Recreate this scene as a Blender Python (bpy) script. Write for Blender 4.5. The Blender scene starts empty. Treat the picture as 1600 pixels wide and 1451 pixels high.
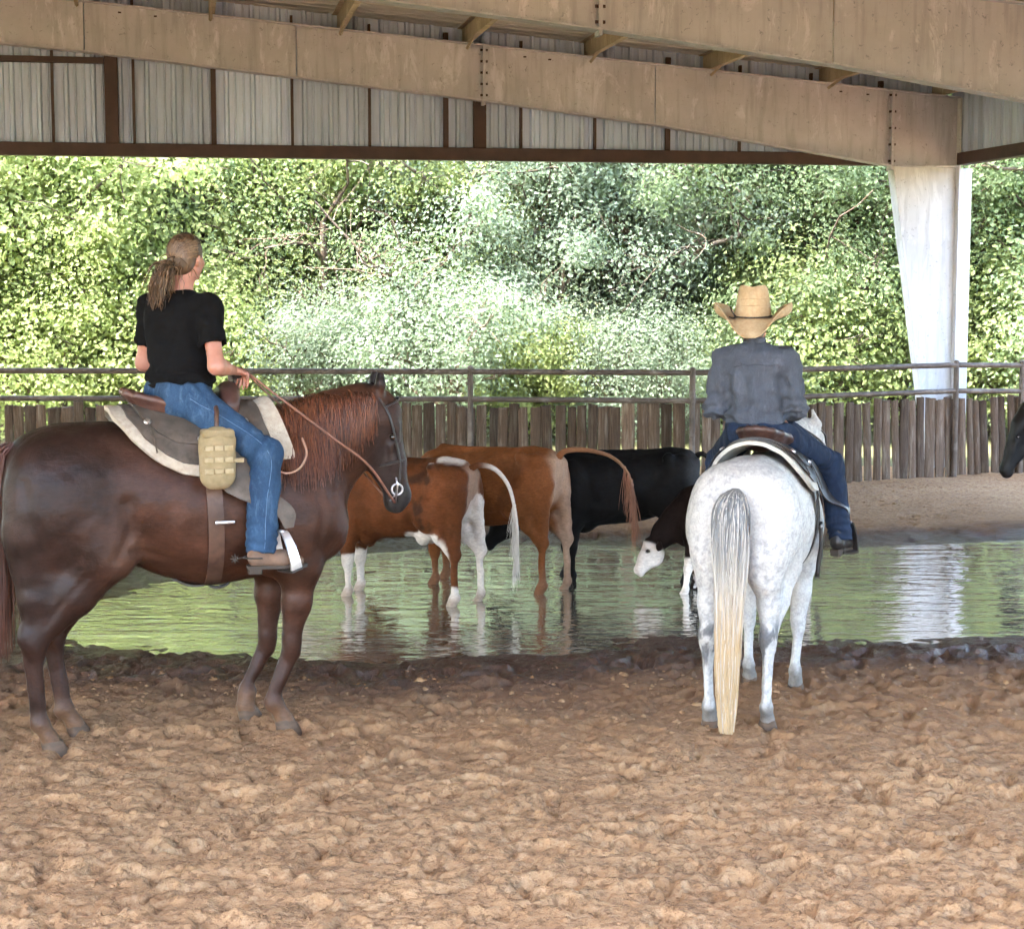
import bpy, math, random
import numpy as np
from mathutils import Vector, Matrix, noise as mnoise

# ------------------------------------------------------------------ camera, sky, sun, exposure
sc = bpy.context.scene
col = sc.collection
rng = np.random.default_rng(7)
R = math.radians
cam_d = bpy.data.cameras.new('camera')
cam = bpy.data.objects.new('camera', cam_d)
col.objects.link(cam)
cam.location = (0, 0, 2.35)
cam.rotation_euler = (R(90) - math.atan(285 / 2800), 0, 0)
cam_d.sensor_fit = 'HORIZONTAL'
cam_d.sensor_width = 36
cam_d.lens = 36 * 2800 / 1600
cam_d.clip_start = 0.1
cam_d.clip_end = 900
sc.camera = cam

SUN_EL, SUN_AZ = 58, 232           # azimuth clockwise from +Y
world = bpy.data.worlds.new('World')
sc.world = world
world.use_nodes = True
wn = world.node_tree
bg = wn.nodes['Background']
sky = wn.nodes.new('ShaderNodeTexSky')
sky.sky_type = 'NISHITA'
sky.sun_disc = False
sky.sun_elevation = R(SUN_EL)
sky.sun_rotation = R(SUN_AZ)
sky.air_density = 1.0
sky.dust_density = 2.5
sky.ozone_density = 1.0
wn.links.new(sky.outputs[0], bg.inputs[0])
bg.inputs[1].default_value = 0.15

sun_d = bpy.data.lights.new('sun', 'SUN')
sun_d.energy = 2.6
sun_d.angle = R(4)
sun_d.color = (1.0, 0.95, 0.86)
sun = bpy.data.objects.new('sun', sun_d)
col.objects.link(sun)
sd = Vector((math.sin(R(SUN_AZ)) * math.cos(R(SUN_EL)), math.cos(R(SUN_AZ)) * math.cos(R(SUN_EL)), math.sin(R(SUN_EL))))
sun.rotation_euler = sd.to_track_quat('Z', 'Y').to_euler()
sun.location = sd * 60

vs = sc.view_settings
vs.view_transform = 'Standard'
vs.look = 'None'
vs.gamma = 1
vs.use_curve_mapping = False
vs.exposure = 4.0
sc.render.engine = 'CYCLES'
cy = sc.cycles
cy.max_bounces = 7
cy.diffuse_bounces = 4
cy.glossy_bounces = 3
cy.transmission_bounces = 4
cy.transparent_max_bounces = 6
cy.use_adaptive_sampling = True
cy.adaptive_threshold = 0.045
cy.adaptive_min_samples = 12
cy.use_denoising = True
try:
    cy.denoiser = 'OPENIMAGEDENOISE'
    cy.denoising_prefilter = 'ACCURATE'
except Exception:
    pass
cy.sample_clamp_indirect = 8
cy.caustics_reflective = False
cy.caustics_refractive = False

# ------------------------------------------------------------------ object helpers
def lnk(o, parent=None):
    col.objects.link(o)
    if parent is not None:
        o.parent = parent
    return o

def tag(o, label=None, cat=None, group=None, kind=None):
    if label: o['label'] = label
    if cat: o['category'] = cat
    if group: o['group'] = group
    if kind: o['kind'] = kind
    return o

def thing(name, label, cat, loc=(0, 0, 0), rz=0.0, group=None):
    o = bpy.data.objects.new(name, None)
    o.empty_display_size = 0.2
    lnk(o)
    o.location = loc
    o.rotation_euler = (0, 0, rz)
    return tag(o, label, cat, group)

def mesh_from(name, V, F, mat=None, smooth=True, attrs=None):
    me = bpy.data.meshes.new(name)
    V = np.asarray(V, dtype=np.float32)
    if isinstance(F, np.ndarray):
        n, k = F.shape
        me.vertices.add(len(V)); me.vertices.foreach_set('co', V.ravel())
        me.loops.add(n * k); me.loops.foreach_set('vertex_index', F.astype(np.int32).ravel())
        me.polygons.add(n)
        me.polygons.foreach_set('loop_start', np.arange(0, n * k, k, dtype=np.int32))
        me.update(calc_edges=True)
        me.validate()
    else:
        me.from_pydata([tuple(map(float, v)) for v in V], [], F)
    me.polygons.foreach_set('use_smooth', np.full(len(me.polygons), bool(smooth)))
    if mat is not None:
        me.materials.append(mat)
    if attrs:
        for an, av in attrs.items():
            av = np.asarray(av, dtype=np.float32)
            if av.ndim == 1:
                a = me.attributes.new(an, 'FLOAT', 'POINT'); a.data.foreach_set('value', av)
            else:
                a = me.attributes.new(an, 'FLOAT_COLOR', 'POINT')
                a.data.foreach_set('color', np.concatenate([av, np.ones((len(av), 1), np.float32)], 1).ravel())
    return me

def obj(name, me, parent=None, loc=(0, 0, 0), rot=(0, 0, 0), scale=(1, 1, 1)):
    o = bpy.data.objects.new(name, me)
    lnk(o, parent)
    o.location = loc; o.rotation_euler = rot; o.scale = scale
    return o

class MB:
    """collects simple solids into one mesh"""
    def __init__(s):
        s.V = []; s.F = []; s.A = []
    def add(s, V, F, a=None):
        b = len(s.V)
        s.V.extend([tuple(map(float, v)) for v in V])
        s.F.extend([tuple(int(i) + b for i in f) for f in F])
        s.A.extend([a if a is not None else (1, 1, 1)] * len(V))
        return s
    def box(s, c, d, rz=0.0, M=None, a=None):
        cx, cy_, cz = c; hx, hy, hz = d[0] / 2, d[1] / 2, d[2] / 2
        P = [Vector((x * hx, y * hy, z * hz)) for x in (-1, 1) for y in (-1, 1) for z in (-1, 1)]
        m = M if M is not None else Matrix.Rotation(rz, 3, 'Z')
        P = [m @ p + Vector(c) for p in P]
        return s.add(P, [(0, 1, 3, 2), (4, 6, 7, 5), (0, 4, 5, 1), (2, 3, 7, 6), (0, 2, 6, 4), (1, 5, 7, 3)], a)
    def prism(s, poly, axis, lo, hi, a=None):
        """extrude a polygon given in the two remaining axes"""
        n = len(poly); V = []
        for h in (lo, hi):
            for (p, q) in poly:
                v = [0, 0, 0]; o_ = [i for i in range(3) if i != axis]
                v[o_[0]] = p; v[o_[1]] = q; v[axis] = h
                V.append(v)
        F = [tuple(range(n))[::-1], tuple(range(n, 2 * n))] + [(i, (i + 1) % n, n + (i + 1) % n, n + i) for i in range(n)]
        return s.add(V, F, a)
    def tube(s, P, r, n=8, cap=True, a=None, flat=1.0, up=None):
        V, F = tube_geo(P, r, n, cap, flat, up)
        return s.add(V, F, a)
    def build(s, name, mat, parent=None, smooth=True, attr=False, loc=(0, 0, 0), bevel=0, autosmooth=None):
        me = mesh_from(name, s.V, s.F, mat, smooth, {'Col': np.array(s.A)} if attr else None)
        o = obj(name, me, parent, loc)
        if bevel:
            b = o.modifiers.new('bevel', 'BEVEL'); b.width = bevel; b.segments = 2; b.limit_method = 'ANGLE'
            b.harden_normals = False
        if autosmooth and smooth:
            me.set_sharp_from_angle(angle=R(autosmooth))
        return o

def tube_geo(P, r, n=8, cap=True, flat=1.0, up=None):
    P = np.asarray(P, float); m = len(P)
    r = np.broadcast_to(np.asarray(r, float), (m,))
    T = np.gradient(P, axis=0); T /= np.linalg.norm(T, axis=1)[:, None] + 1e-9
    u = np.array(up if up is not None else ((0, 0, 1) if abs(T[0][2]) < .9 else (1, 0, 0)), float)
    V = []; ang = np.arange(n) * 2 * np.pi / n
    for i in range(m):
        s_ = np.cross(T[i], u); s_ /= np.linalg.norm(s_) + 1e-9
        u2 = np.cross(s_, T[i])
        if up is None: u = u2
        V.append(P[i] + r[i] * (np.cos(ang)[:, None] * s_ + flat * np.sin(ang)[:, None] * u2))
    V = np.concatenate(V)
    F = [(i * n + j, i * n + (j + 1) % n, (i + 1) * n + (j + 1) % n, (i + 1) * n + j) for i in range(m - 1) for j in range(n)]
    if cap:
        F += [tuple(range(n))[::-1], tuple(range((m - 1) * n, m * n))]
    return V, F

def sheet(name, grid, thick, mat, parent=None, smooth=True, loc=(0, 0, 0)):
    """closed thick sheet from an (m,n,3) grid, thickness along the local normal"""
    G = np.asarray(grid, float); m, n, _ = G.shape
    du = np.gradient(G, axis=0); dv = np.gradient(G, axis=1)
    N = np.cross(du, dv); N /= np.linalg.norm(N, axis=2)[..., None] + 1e-9
    V = np.concatenate([(G + N * thick / 2).reshape(-1, 3), (G - N * thick / 2).reshape(-1, 3)])
    k = m * n; F = []
    for i in range(m - 1):
        for j in range(n - 1):
            a, b, c, d = i * n + j, (i + 1) * n + j, (i + 1) * n + j + 1, i * n + j + 1
            F.append((a, b, c, d)); F.append((k + d, k + c, k + b, k + a))
    rim = [(i, 0) for i in range(m)] + [(m - 1, j) for j in range(1, n)] + [(i, n - 1) for i in range(m - 2, -1, -1)] + [(0, j) for j in range(n - 2, 0, -1)]
    ids = [i * n + j for i, j in rim]
    for q in range(len(ids)):
        a, b = ids[q], ids[(q + 1) % len(ids)]
        F.append((b, a, k + a, k + b))
    me = mesh_from(name, V, F, mat, smooth)
    me.set_sharp_from_angle(angle=R(50))
    return obj(name, me, parent, loc)

# ------------------------------------------------------------------ materials
class NT:
    def __init__(s, name):
        s.m = bpy.data.materials.new(name); s.m.use_nodes = True
        s.t = s.m.node_tree; s.b = s.t.nodes['Principled BSDF']; s.out = s.t.nodes['Material Output']
    def n(s, typ, ins=None, **kw):
        nd = s.t.nodes.new(typ)
        for k, v in kw.items(): setattr(nd, k, v)
        for k, v in (ins or {}).items():
            s.set(nd.inputs[k], v)
        return nd
    def set(s, inp, v):
        if hasattr(v, 'bl_rna') and hasattr(v, 'links') or isinstance(v, bpy.types.NodeSocket):
            s.t.links.new(v, inp)
        else:
            if isinstance(v, (tuple, list)) and len(v) == 3 and inp.type == 'RGBA': v = (*v, 1)
            inp.default_value = v
    def mix(s, fac, a, b, blend='MIX'):
        nd = s.t.nodes.new('ShaderNodeMix'); nd.data_type = 'RGBA'; nd.blend_type = blend
        s.set(nd.inputs[0], fac); s.set(nd.inputs[6], a); s.set(nd.inputs[7], b)
        return nd.outputs[2]
    def ramp(s, fac, stops):
        nd = s.t.nodes.new('ShaderNodeValToRGB'); e = nd.color_ramp.elements
        while len(e) < len(stops): e.new(0.5)
        for el, (p, c) in zip(e, stops):
            el.position = p; el.color = (c, c, c, 1) if isinstance(c, (int, float)) else (*c, 1)
        s.set(nd.inputs[0], fac)
        return nd.outputs[0]
    def math(s, op, a, b=0.0, c=0.0):
        nd = s.t.nodes.new('ShaderNodeMath'); nd.operation = op
        s.set(nd.inputs[0], a); s.set(nd.inputs[1], b)
        if op in ('MULTIPLY_ADD',): s.set(nd.inputs[2], c)
        return nd.outputs[0]
    def noise(s, vec, scale, detail=5, rough=.55, w=None, dist=0.0):
        nd = s.t.nodes.new('ShaderNodeTexNoise')
        nd.inputs['Scale'].default_value = scale; nd.inputs['Detail'].default_value = detail
        nd.inputs['Roughness'].default_value = rough; nd.inputs['Distortion'].default_value = dist
        s.t.links.new(vec, nd.inputs['Vector'])
        if w is not None:
            nd.noise_dimensions = '4D'; s.t.links.new(w, nd.inputs['W'])
        return nd.outputs[0]
    def coord(s, stretch=(1, 1, 1), which='Object'):
        tc = s.t.nodes.new('ShaderNodeTexCoord'); mp = s.t.nodes.new('ShaderNodeMapping')
        mp.inputs['Scale'].default_value = stretch
        s.t.links.new(tc.outputs[which], mp.inputs[0])
        return mp.outputs[0]
    def rand(s):
        return s.t.nodes.new('ShaderNodeObjectInfo').outputs['Random']
    def attr(s, name, out='Color'):
        nd = s.t.nodes.new('ShaderNodeAttribute'); nd.attribute_name = name
        return nd.outputs[out]
    def bump(s, h, strength, dist=.01, prev=None):
        nd = s.t.nodes.new('ShaderNodeBump'); nd.inputs['Strength'].default_value = strength
        nd.inputs['Distance'].default_value = dist
        s.t.links.new(h, nd.inputs['Height'])
        if prev is not None: s.t.links.new(prev, nd.inputs['Normal'])
        return nd.outputs[0]
    def fin(s, base=None, rough=None, normal=None, metal=None, spec=None, **kw):
        if base is not None: s.set(s.b.inputs['Base Color'], base)
        if rough is not None: s.set(s.b.inputs['Roughness'], rough)
        if normal is not None: s.t.links.new(normal, s.b.inputs['Normal'])
        if metal is not None: s.set(s.b.inputs['Metallic'], metal)
        if spec is not None: s.set(s.b.inputs['Specular IOR Level'], spec)
        for k, v in kw.items(): s.set(s.b.inputs[k], v)
        return s.m

def M(name, c1, c2=None, scale=6, detail=6, rough=.7, bump=0., bscale=60, bdist=.004, stretch=(1, 1, 1), bstretch=None, attr=False, metal=None,
      spec=.35, lo=.35, hi=.65, rnd=0., sheen=None, w=False, c3=None, scale3=2, lo3=.5, hi3=.7):
    t = NT(name); v = t.coord(stretch)
    r = t.rand() if (rnd or w) else None
    wv = t.math('MULTIPLY', r, 50) if r is not None else None
    c2 = c2 or tuple(x * .75 for x in c1)
    f = t.ramp(t.noise(v, scale, detail, .6, wv), [(lo, 0.), (hi, 1.)])
    base = t.mix(f, (*c1, 1), (*c2, 1))
    if c3:
        f3 = t.ramp(t.noise(v, scale3, 8, .65, wv), [(lo3, 0.), (hi3, 1.)])
        base = t.mix(f3, base, (*c3, 1))
    if attr:
        base = t.mix(1.0, base, t.attr('Col'), 'MULTIPLY')
    if rnd:
        base = t.mix(1.0, base, t.ramp(r, [(0, 1 - rnd), (1, 1 + rnd * .6)]), 'MULTIPLY')
    nm = None
    if bump:
        vb = t.coord(bstretch) if bstretch else v
        nm = t.bump(t.noise(vb, bscale, 5, .6, wv), bump, bdist)
    m = t.fin(base, rough, nm, metal, spec)
    if sheen: t.b.inputs['Sheen Weight'].default_value = sheen
    return m

# ------------------------------------------------------------------ numeric noise
_perm = rng.permutation(512)
_perm = np.concatenate([_perm, _perm])
_gr = rng.normal(size=(1024, 2)); _gr /= np.linalg.norm(_gr, axis=1)[:, None]
def pnoise(x, y):
    xi = np.floor(x).astype(int); yi = np.floor(y).astype(int); xf = x - xi; yf = y - yi
    def g(i, j):
        h = _perm[(_perm[(xi + i) % 512] + (yi + j)) % 512]
        return _gr[h, 0] * (xf - i) + _gr[h, 1] * (yf - j)
    u = xf ** 3 * (xf * (xf * 6 - 15) + 10); v = yf ** 3 * (yf * (yf * 6 - 15) + 10)
    a = g(0, 0) * (1 - u) + g(1, 0) * u; b = g(0, 1) * (1 - u) + g(1, 1) * u
    return a * (1 - v) + b * v
def fbm(x, y, o=4, gain=.5):
    s = 0; a = 1; f = 1
    for i in range(o):
        s = s + a * pnoise(x * f + 17.3 * i, y * f - 9.1 * i); a *= gain; f *= 2.03
    return s
def sstep(a, b, x):
    t = np.clip((x - a) / (b - a), 0, 1); return t * t * (3 - 2 * t)

# ------------------------------------------------------------------ implicit bodies: smooth unions of tapered limbs, meshed by surface nets
class SDF:
    def __init__(s, lo, hi, h):
        s.h = h; s.lo = np.array(lo, float)
        n = np.ceil((np.array(hi, float) - s.lo) / h).astype(int) + 1
        s.ax = [(s.lo[i] + h * np.arange(n[i])).astype(np.float32) for i in range(3)]
        s.v = np.full(tuple(n), .35, np.float32)
    def sub(s, lo, hi):
        sl = []
        for i in range(3):
            a = int(np.clip(math.floor((lo[i] - s.lo[i]) / s.h), 0, len(s.ax[i]) - 1)); b = int(np.clip(math.ceil((hi[i] - s.lo[i]) / s.h) + 1, a + 1, len(s.ax[i])))
            sl.append(slice(a, b))
        return tuple(sl), s.ax[0][sl[0]][:, None, None], s.ax[1][sl[1]][None, :, None], s.ax[2][sl[2]][None, None, :]
    def join(s, sl, d, k, neg):
        a = s.v[sl]
        if neg:
            d = -d; hh = np.clip(.5 - .5 * (d - a) / k, 0, 1) if k else (a > d) * 1.
            s.v[sl] = np.maximum(a, d) if not k else d + (a - d) * hh + k * hh * (1 - hh)
        else:
            hh = np.clip(.5 + .5 * (d - a) / k, 0, 1)
            s.v[sl] = d + (a - d) * hh - k * hh * (1 - hh)
    def cap(s, a, b, ra, rb, k=.03, fl=None, neg=False):
        """tapered capsule; fl=(axis vector, factor) squeezes it along that axis"""
        a = np.array(a, float); b = np.array(b, float); rm = max(ra, rb)
        pad = rm * (max(1, 1 / fl[1]) if fl else 1) + k + 3 * s.h
        sl, X, Y, Z = s.sub(np.minimum(a, b) - pad, np.maximum(a, b) + pad)
        ab = b - a; L = float(ab @ ab) + 1e-12
        px, py, pz = X - a[0], Y - a[1], Z - a[2]
        t = np.clip((px * ab[0] + py * ab[1] + pz * ab[2]) / L, 0, 1)
        qx, qy, qz = px - t * ab[0], py - t * ab[1], pz - t * ab[2]
        d2 = qx * qx + qy * qy + qz * qz
        r = ra + t * (rb - ra)
        if fl:
            n = np.array(fl[0], float); n /= np.linalg.norm(n); f = fl[1]
            c = qx * n[0] + qy * n[1] + qz * n[2]
            d = (np.sqrt(d2 + (f * f - 1) * c * c) - r) * (1 / max(1, f))
        else:
            d = np.sqrt(d2) - r
        s.join(sl, d.astype(np.float32), k, neg)
        return s
    def chain(s, P, k=.03, fl=None):
        for (p, q) in zip(P[:-1], P[1:]):
            s.cap(p[:3], q[:3], p[3], q[3], k, fl)
        return s
    def ell(s, c, r, k=.03, Rm=None, neg=False):
        c = np.array(c, float); pad = max(r) + k + 3 * s.h
        sl, X, Y, Z = s.sub(c - pad, c + pad)
        q = [X - c[0], Y - c[1], Z - c[2]]
        if Rm is not None:
            q = [q[0] * Rm[0][i] + q[1] * Rm[1][i] + q[2] * Rm[2][i] for i in range(3)]   # columns of Rm are the axes
        k0 = np.sqrt((q[0] / r[0]) ** 2 + (q[1] / r[1]) ** 2 + (q[2] / r[2]) ** 2)
        k1 = np.sqrt((q[0] / r[0] ** 2) ** 2 + (q[1] / r[1] ** 2) ** 2 + (q[2] / r[2] ** 2) ** 2) + 1e-6
        s.join(sl, (k0 * (k0 - 1) / k1).astype(np.float32), k, neg)
        return s
    def loft(s, prof, k=.03):
        """trunk along x from stations (x, ztop, zbot, halfwidth, skew)"""
        lo = (prof.x0 - .05, -prof.wmax - .08, prof.zmin - .08); hi = (prof.x1 + .05, prof.wmax + .08, prof.zmax + .08)
        sl, X, Y, Z = s.sub(lo, hi)
        xs = X[:, 0, 0]
        T, B, W, S = prof(xs)
        T, B, W, S = [q[:, None, None] for q in (T, B, W, S)]
        c = (T + B) / 2; hgt = np.maximum((T - B) / 2, .01); t = np.clip((Z - c) / hgt, -1.5, 1.5)
        we = np.maximum(W * (1 - S * t), .01)
        k0 = np.sqrt((Y / we) ** 2 + t ** 2)
        d = (k0 - 1) * np.minimum(we, hgt) * .85
        out = np.maximum(np.maximum(prof.x0 - X, X - prof.x1), 0)
        d = np.where(out > 0, np.maximum(d, 0) + out, d)
        s.join(sl, d.astype(np.float32), k, False)
        return s
    def plane(s, p, n):
        """keep only the side the normal points away from"""
        n = np.array(n, float); n /= np.linalg.norm(n)
        d = (s.ax[0][:, None, None] - p[0]) * n[0] + (s.ax[1][None, :, None] - p[1]) * n[1] + (s.ax[2][None, None, :] - p[2]) * n[2]
        s.v = np.maximum(s.v, d.astype(np.float32))
        return s
    def mesh(s, smooth=1):
        v = s.v.copy()
        v[0], v[-1] = .1, .1; v[:, 0], v[:, -1] = .1, .1; v[:, :, 0], v[:, :, -1] = .1, .1
        g = v < 0; n = np.array(v.shape) - 1
        cnt = np.zeros(tuple(n), np.int8)
        for i in (0, 1):
            for j in (0, 1):
                for k in (0, 1):
                    cnt += g[i:n[0] + i, j:n[1] + j, k:n[2] + k]
        act = (cnt > 0) & (cnt < 8)
        I = np.argwhere(act); idx = np.full(tuple(n), -1, np.int64); idx[act] = np.arange(len(I))
        P = np.zeros((len(I), 3)); C = np.zeros(len(I))
        cs = [(i, j, k) for i in (0, 1) for j in (0, 1) for k in (0, 1)]
        val = {c: v[I[:, 0] + c[0], I[:, 1] + c[1], I[:, 2] + c[2]] for c in cs}
        for a in cs:
            for ax in range(3):
                if a[ax]: continue
                b = list(a); b[ax] = 1; b = tuple(b)
                va, vb = val[a], val[b]; m = (va < 0) != (vb < 0)
                t = np.where(m, va / np.where(m, va - vb, 1), 0)
                p = np.tile(np.array(a, float), (len(I), 1)); p[:, ax] += t
                P[m] += p[m]; C[m] += 1
        V = (I + P / C[:, None]) * s.h + s.lo
        F = []
        for ax in range(3):
            o1, o2 = [q for q in range(3) if q != ax]
            g0 = np.moveaxis(g, (ax, o1, o2), (0, 1, 2)); ii = np.moveaxis(idx, (ax, o1, o2), (0, 1, 2))
            e = g0[:-1] != g0[1:]
            K = np.argwhere(e[:, 1:-1, 1:-1]); a, b, c = K[:, 0], K[:, 1] + 1, K[:, 2] + 1
            q = np.stack([ii[a, b - 1, c - 1], ii[a, b, c - 1], ii[a, b, c], ii[a, b - 1, c]], 1)
            flip = g0[a, b, c]
            if ax == 1: flip = ~flip
            q[~flip] = q[~flip][:, ::-1]
            F.append(q)
        F = np.concatenate(F)
        F = F[(F >= 0).all(1)]
        for _ in range(smooth):
            acc = np.zeros_like(V); w = np.zeros(len(V))
            for a, b in ((0, 1), (1, 2), (2, 3), (3, 0)):
                np.add.at(acc, F[:, a], V[F[:, b]]); np.add.at(w, F[:, a], 1)
                np.add.at(acc, F[:, b], V[F[:, a]]); np.add.at(w, F[:, b], 1)
            V = V * .5 + .5 * acc / np.maximum(w, 1)[:, None]
        return V, F

class Prof:
    def __init__(s, st):
        st = np.array(st, float); s.st = st
        s.x0, s.x1 = st[0, 0], st[-1, 0]; s.wmax = st[:, 3].max() * 1.25; s.zmin = st[:, 2].min(); s.zmax = st[:, 1].max()
    def __call__(s, x):
        x = np.asarray(x, float); X = s.st[:, 0]; out = []
        i = np.clip(np.searchsorted(X, x) - 1, 0, len(X) - 2); h = X[i + 1] - X[i]; t = np.clip((x - X[i]) / h, 0, 1)
        for c in range(1, 5):
            Y = s.st[:, c]; sl = np.diff(Y) / np.diff(X)
            m = np.zeros(len(Y)); m[1:-1] = np.where(sl[:-1] * sl[1:] > 0, 2 * sl[:-1] * sl[1:] / (sl[:-1] + sl[1:] + 1e-9), 0)
            m[0], m[-1] = sl[0], sl[-1]
            out.append((2*t**3-3*t**2+1)*Y[i] + (t**3-2*t**2+t)*h*m[i] + (-2*t**3+3*t**2)*Y[i+1] + (t**3-t**2)*h*m[i+1])
        return out
    def pt(s, x, phi, off=0.):
        """point on the trunk surface; phi from the top, positive to the left (+y)"""
        T, B, W, S = [float(q) for q in s(np.array([x]))] if np.ndim(x) == 0 else s(x)
        t = np.cos(phi); c = (T + B) / 2; hg = (T - B) / 2
        w = W * (1 - S * t)
        return np.stack(np.broadcast_arrays(x, (w + off) * np.sin(phi), c + (hg + off) * t), -1)

def displace(V, F, fn):
    """push vertices along their normals by fn(V)"""
    N = np.zeros_like(V)
    n = np.cross(V[F[:, 2]] - V[F[:, 0]], V[F[:, 3]] - V[F[:, 1]])
    for i in range(4): np.add.at(N, F[:, i], n)
    N /= np.linalg.norm(N, axis=1)[:, None] + 1e-12
    return V + N * fn(V)[:, None]

def n3(V, sc_, o=2):
    s_ = np.asarray(sc_, float) * np.ones(3)
    return np.array([mnoise.fractal(Vector(p * s_), 1.0, 2.0, o, noise_basis='PERLIN_ORIGINAL') for p in V])

def spline(P, n):
    P = np.asarray(P, float); m = len(P)
    t = np.linspace(0, m - 1, n); i = np.clip(t.astype(int), 0, m - 2); f = (t - i)[:, None]
    Q = np.concatenate([[2 * P[0] - P[1]], P, [2 * P[-1] - P[-2]]])
    p0, p1, p2, p3 = Q[i], Q[i + 1], Q[i + 2], Q[i + 3]
    return .5 * ((2 * p1) + (-p0 + p2) * f + (2 * p0 - 5 * p1 + 4 * p2 - p3) * f ** 2 + (-p0 + 3 * p1 - 3 * p2 + p3) * f ** 3)

def strands(paths, r0, r1, n=3, ):
    """many thin tapering hairs: paths (S,m,3); returns V, F arrays"""
    P = np.asarray(paths, float); S, m, _ = P.shape
    T = np.gradient(P, axis=1); T /= np.linalg.norm(T, axis=2)[..., None] + 1e-9
    ref = np.array([.37, .81, .45]); A = np.cross(T, ref); A /= np.linalg.norm(A, axis=2)[..., None] + 1e-9; B = np.cross(T, A)
    tt = np.linspace(0, 1, m); rr = (r0 * (1 - tt) + r1 * tt)
    rr = rr[None, :] * np.ones((S, 1)) if np.ndim(r0) == 0 else rr
    ang = np.arange(n) * 2 * np.pi / n
    V = P[:, :, None, :] + rr[:, :, None, None] * (np.cos(ang)[None, None, :, None] * A[:, :, None, :] + np.sin(ang)[None, None, :, None] * B[:, :, None, :])
    base = (np.arange(S)[:, None, None] * m + np.arange(m - 1)[None, :, None]) * n
    j = np.arange(n)[None, None, :]; j2 = (j + 1) % n
    F = np.stack([base + j, base + j2, base + n + j2, base + n + j], -1).reshape(-1, 4)
    return V.reshape(-1, 3), F

# ================================================================== SETTING
# ------------------------------------------------------------------ ground: one sheet, sand arena with a puddle basin, grass beyond
PUD = [(-3.35, 12.25), (-3.05, 11.8), (-2.6, 11.5), (-1.9, 11.25), (-1.0, 11.15), (-.2, 11.2), (.35, 11.35), (.8, 11.75), (1.3, 11.95), (1.9, 11.75),
       (2.6, 11.75), (3.4, 11.85), (4.6, 11.5), (6.4, 11.7), (8.0, 13.0), (7.8, 16.0), (5.6, 16.6), (4.4, 16.4), (3.4, 16.0), (2.4, 15.9), (1.4, 16.0), (.2, 16.1),
       (-.6, 16.2), (-1.2, 15.7), (-1.9, 14.9), (-2.6, 14.3), (-3.0, 13.5), (-3.3, 12.8)]
WATER_Z = -0.030

def poly_sd(X, Y, poly):
    d = np.full(X.shape, 1e9); ins = np.zeros(X.shape, bool); n = len(poly)
    for i in range(n):
        ax, ay = poly[i]; bx, by = poly[(i + 1) % n]
        ex, ey = bx - ax, by - ay; wx, wy = X - ax, Y - ay
        t = np.clip((wx * ex + wy * ey) / (ex * ex + ey * ey), 0, 1)
        d = np.minimum(d, np.hypot(wx - t * ex, wy - t * ey))
        c = ((ay > Y) != (by > Y)) & (X < (bx - ax) * (Y - ay) / (by - ay + 1e-12) + ax)
        ins ^= c
    return np.where(ins, -d, d)

def spaced(*segs):
    out = []
    for a, b, st in segs:
        n = max(1, int(round((b - a) / st))); out.append(np.linspace(a, b, n, endpoint=False))
    return np.concatenate(out + [[segs[-1][1]]])

def geo(a, b, n):
    return np.sign(a) * np.geomspace(abs(a), abs(b), n)

xs = np.concatenate([geo(-420, -9, 16)[:-1], spaced((-9, -4.1, .12), (-4.1, -3.0, .035), (-3.0, 3.2, .017), (3.2, 4.6, .035), (4.6, 9, .12)), geo(9, 420, 16)[1:]])
ys = np.concatenate([geo(-300, -4, 12)[:-1], spaced((-4, 5.8, .3), (5.8, 10.6, .0145), (10.6, 12.4, .024), (12.4, 17.5, .05), (17.5, 23, .06), (23, 34, .6)), geo(34, 520, 14)[1:]])
GX, GY = np.meshgrid(xs, ys)
arena = (GY < 22.7)
fade = sstep(14, 9, np.abs(GX)) * sstep(3.5, 5.5, GY) * sstep(23.5, 22.5, GY)
sdp = poly_sd(GX, GY, PUD) + .22 * fbm(GX * 1.1, GY * 1.1, 4) + .07 * fbm(GX * 5, GY * 6, 3)
ridg = 1 - np.abs(fbm(GX * 2.6 + .5 * GY, GY * 3.4, 4, .55)) * 2.2
# trampled sand: broad swells, overlapping hoof dents with pushed-up rims, crumbs
Z = .026 * fbm(GX * .9, GY * 1.1, 3) + .016 * fbm(GX * 3.1, GY * 4.2, 3) + .008 * (ridg - .6)
wxx = GX + .12 * fbm(GX * 2, GY * 2, 2); wyy = GY + .1 * fbm(GX * 2 + 9, GY * 2, 2)
lum = sstep(-.35, .35, fbm(GX * .7 + 3, GY * .9, 3))
Z += .024 * np.abs(fbm(wxx * 3.6, wyy * 5.2, 3, .5)) + (.003 + .008 * lum) * np.abs(fbm(wxx * 9, wyy * 13, 3, .6)) + .020 * np.abs(fbm(wxx * 17 + 5, wyy * 23, 2, .6)) + .009 * fbm(GX * 28, GY * 36, 2)
def dent(cx, cy, rx, ry, a, dep, rim):
    i0, i1 = np.searchsorted(xs, [cx - 2.2 * max(rx, ry), cx + 2.2 * max(rx, ry)]); j0, j1 = np.searchsorted(ys, [cy - 2.2 * max(rx, ry), cy + 2.2 * max(rx, ry)])
    if i1 - i0 < 2 or j1 - j0 < 2: return
    dx = GX[j0:j1, i0:i1] - cx; dy = GY[j0:j1, i0:i1] - cy
    u = (dx * math.cos(a) + dy * math.sin(a)) / rx; v = (-dx * math.sin(a) + dy * math.cos(a)) / ry
    r = np.hypot(u, v) * (1 + .25 * np.sin(3 * np.arctan2(v, u) + a * 5))
    Z[j0:j1, i0:i1] += -dep * sstep(1.0, .55, r) + rim * np.exp(-((r - 1.15) / .28) ** 2) * (.6 + .5 * np.sign(u) * np.clip(np.abs(u), 0, 1))
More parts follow.
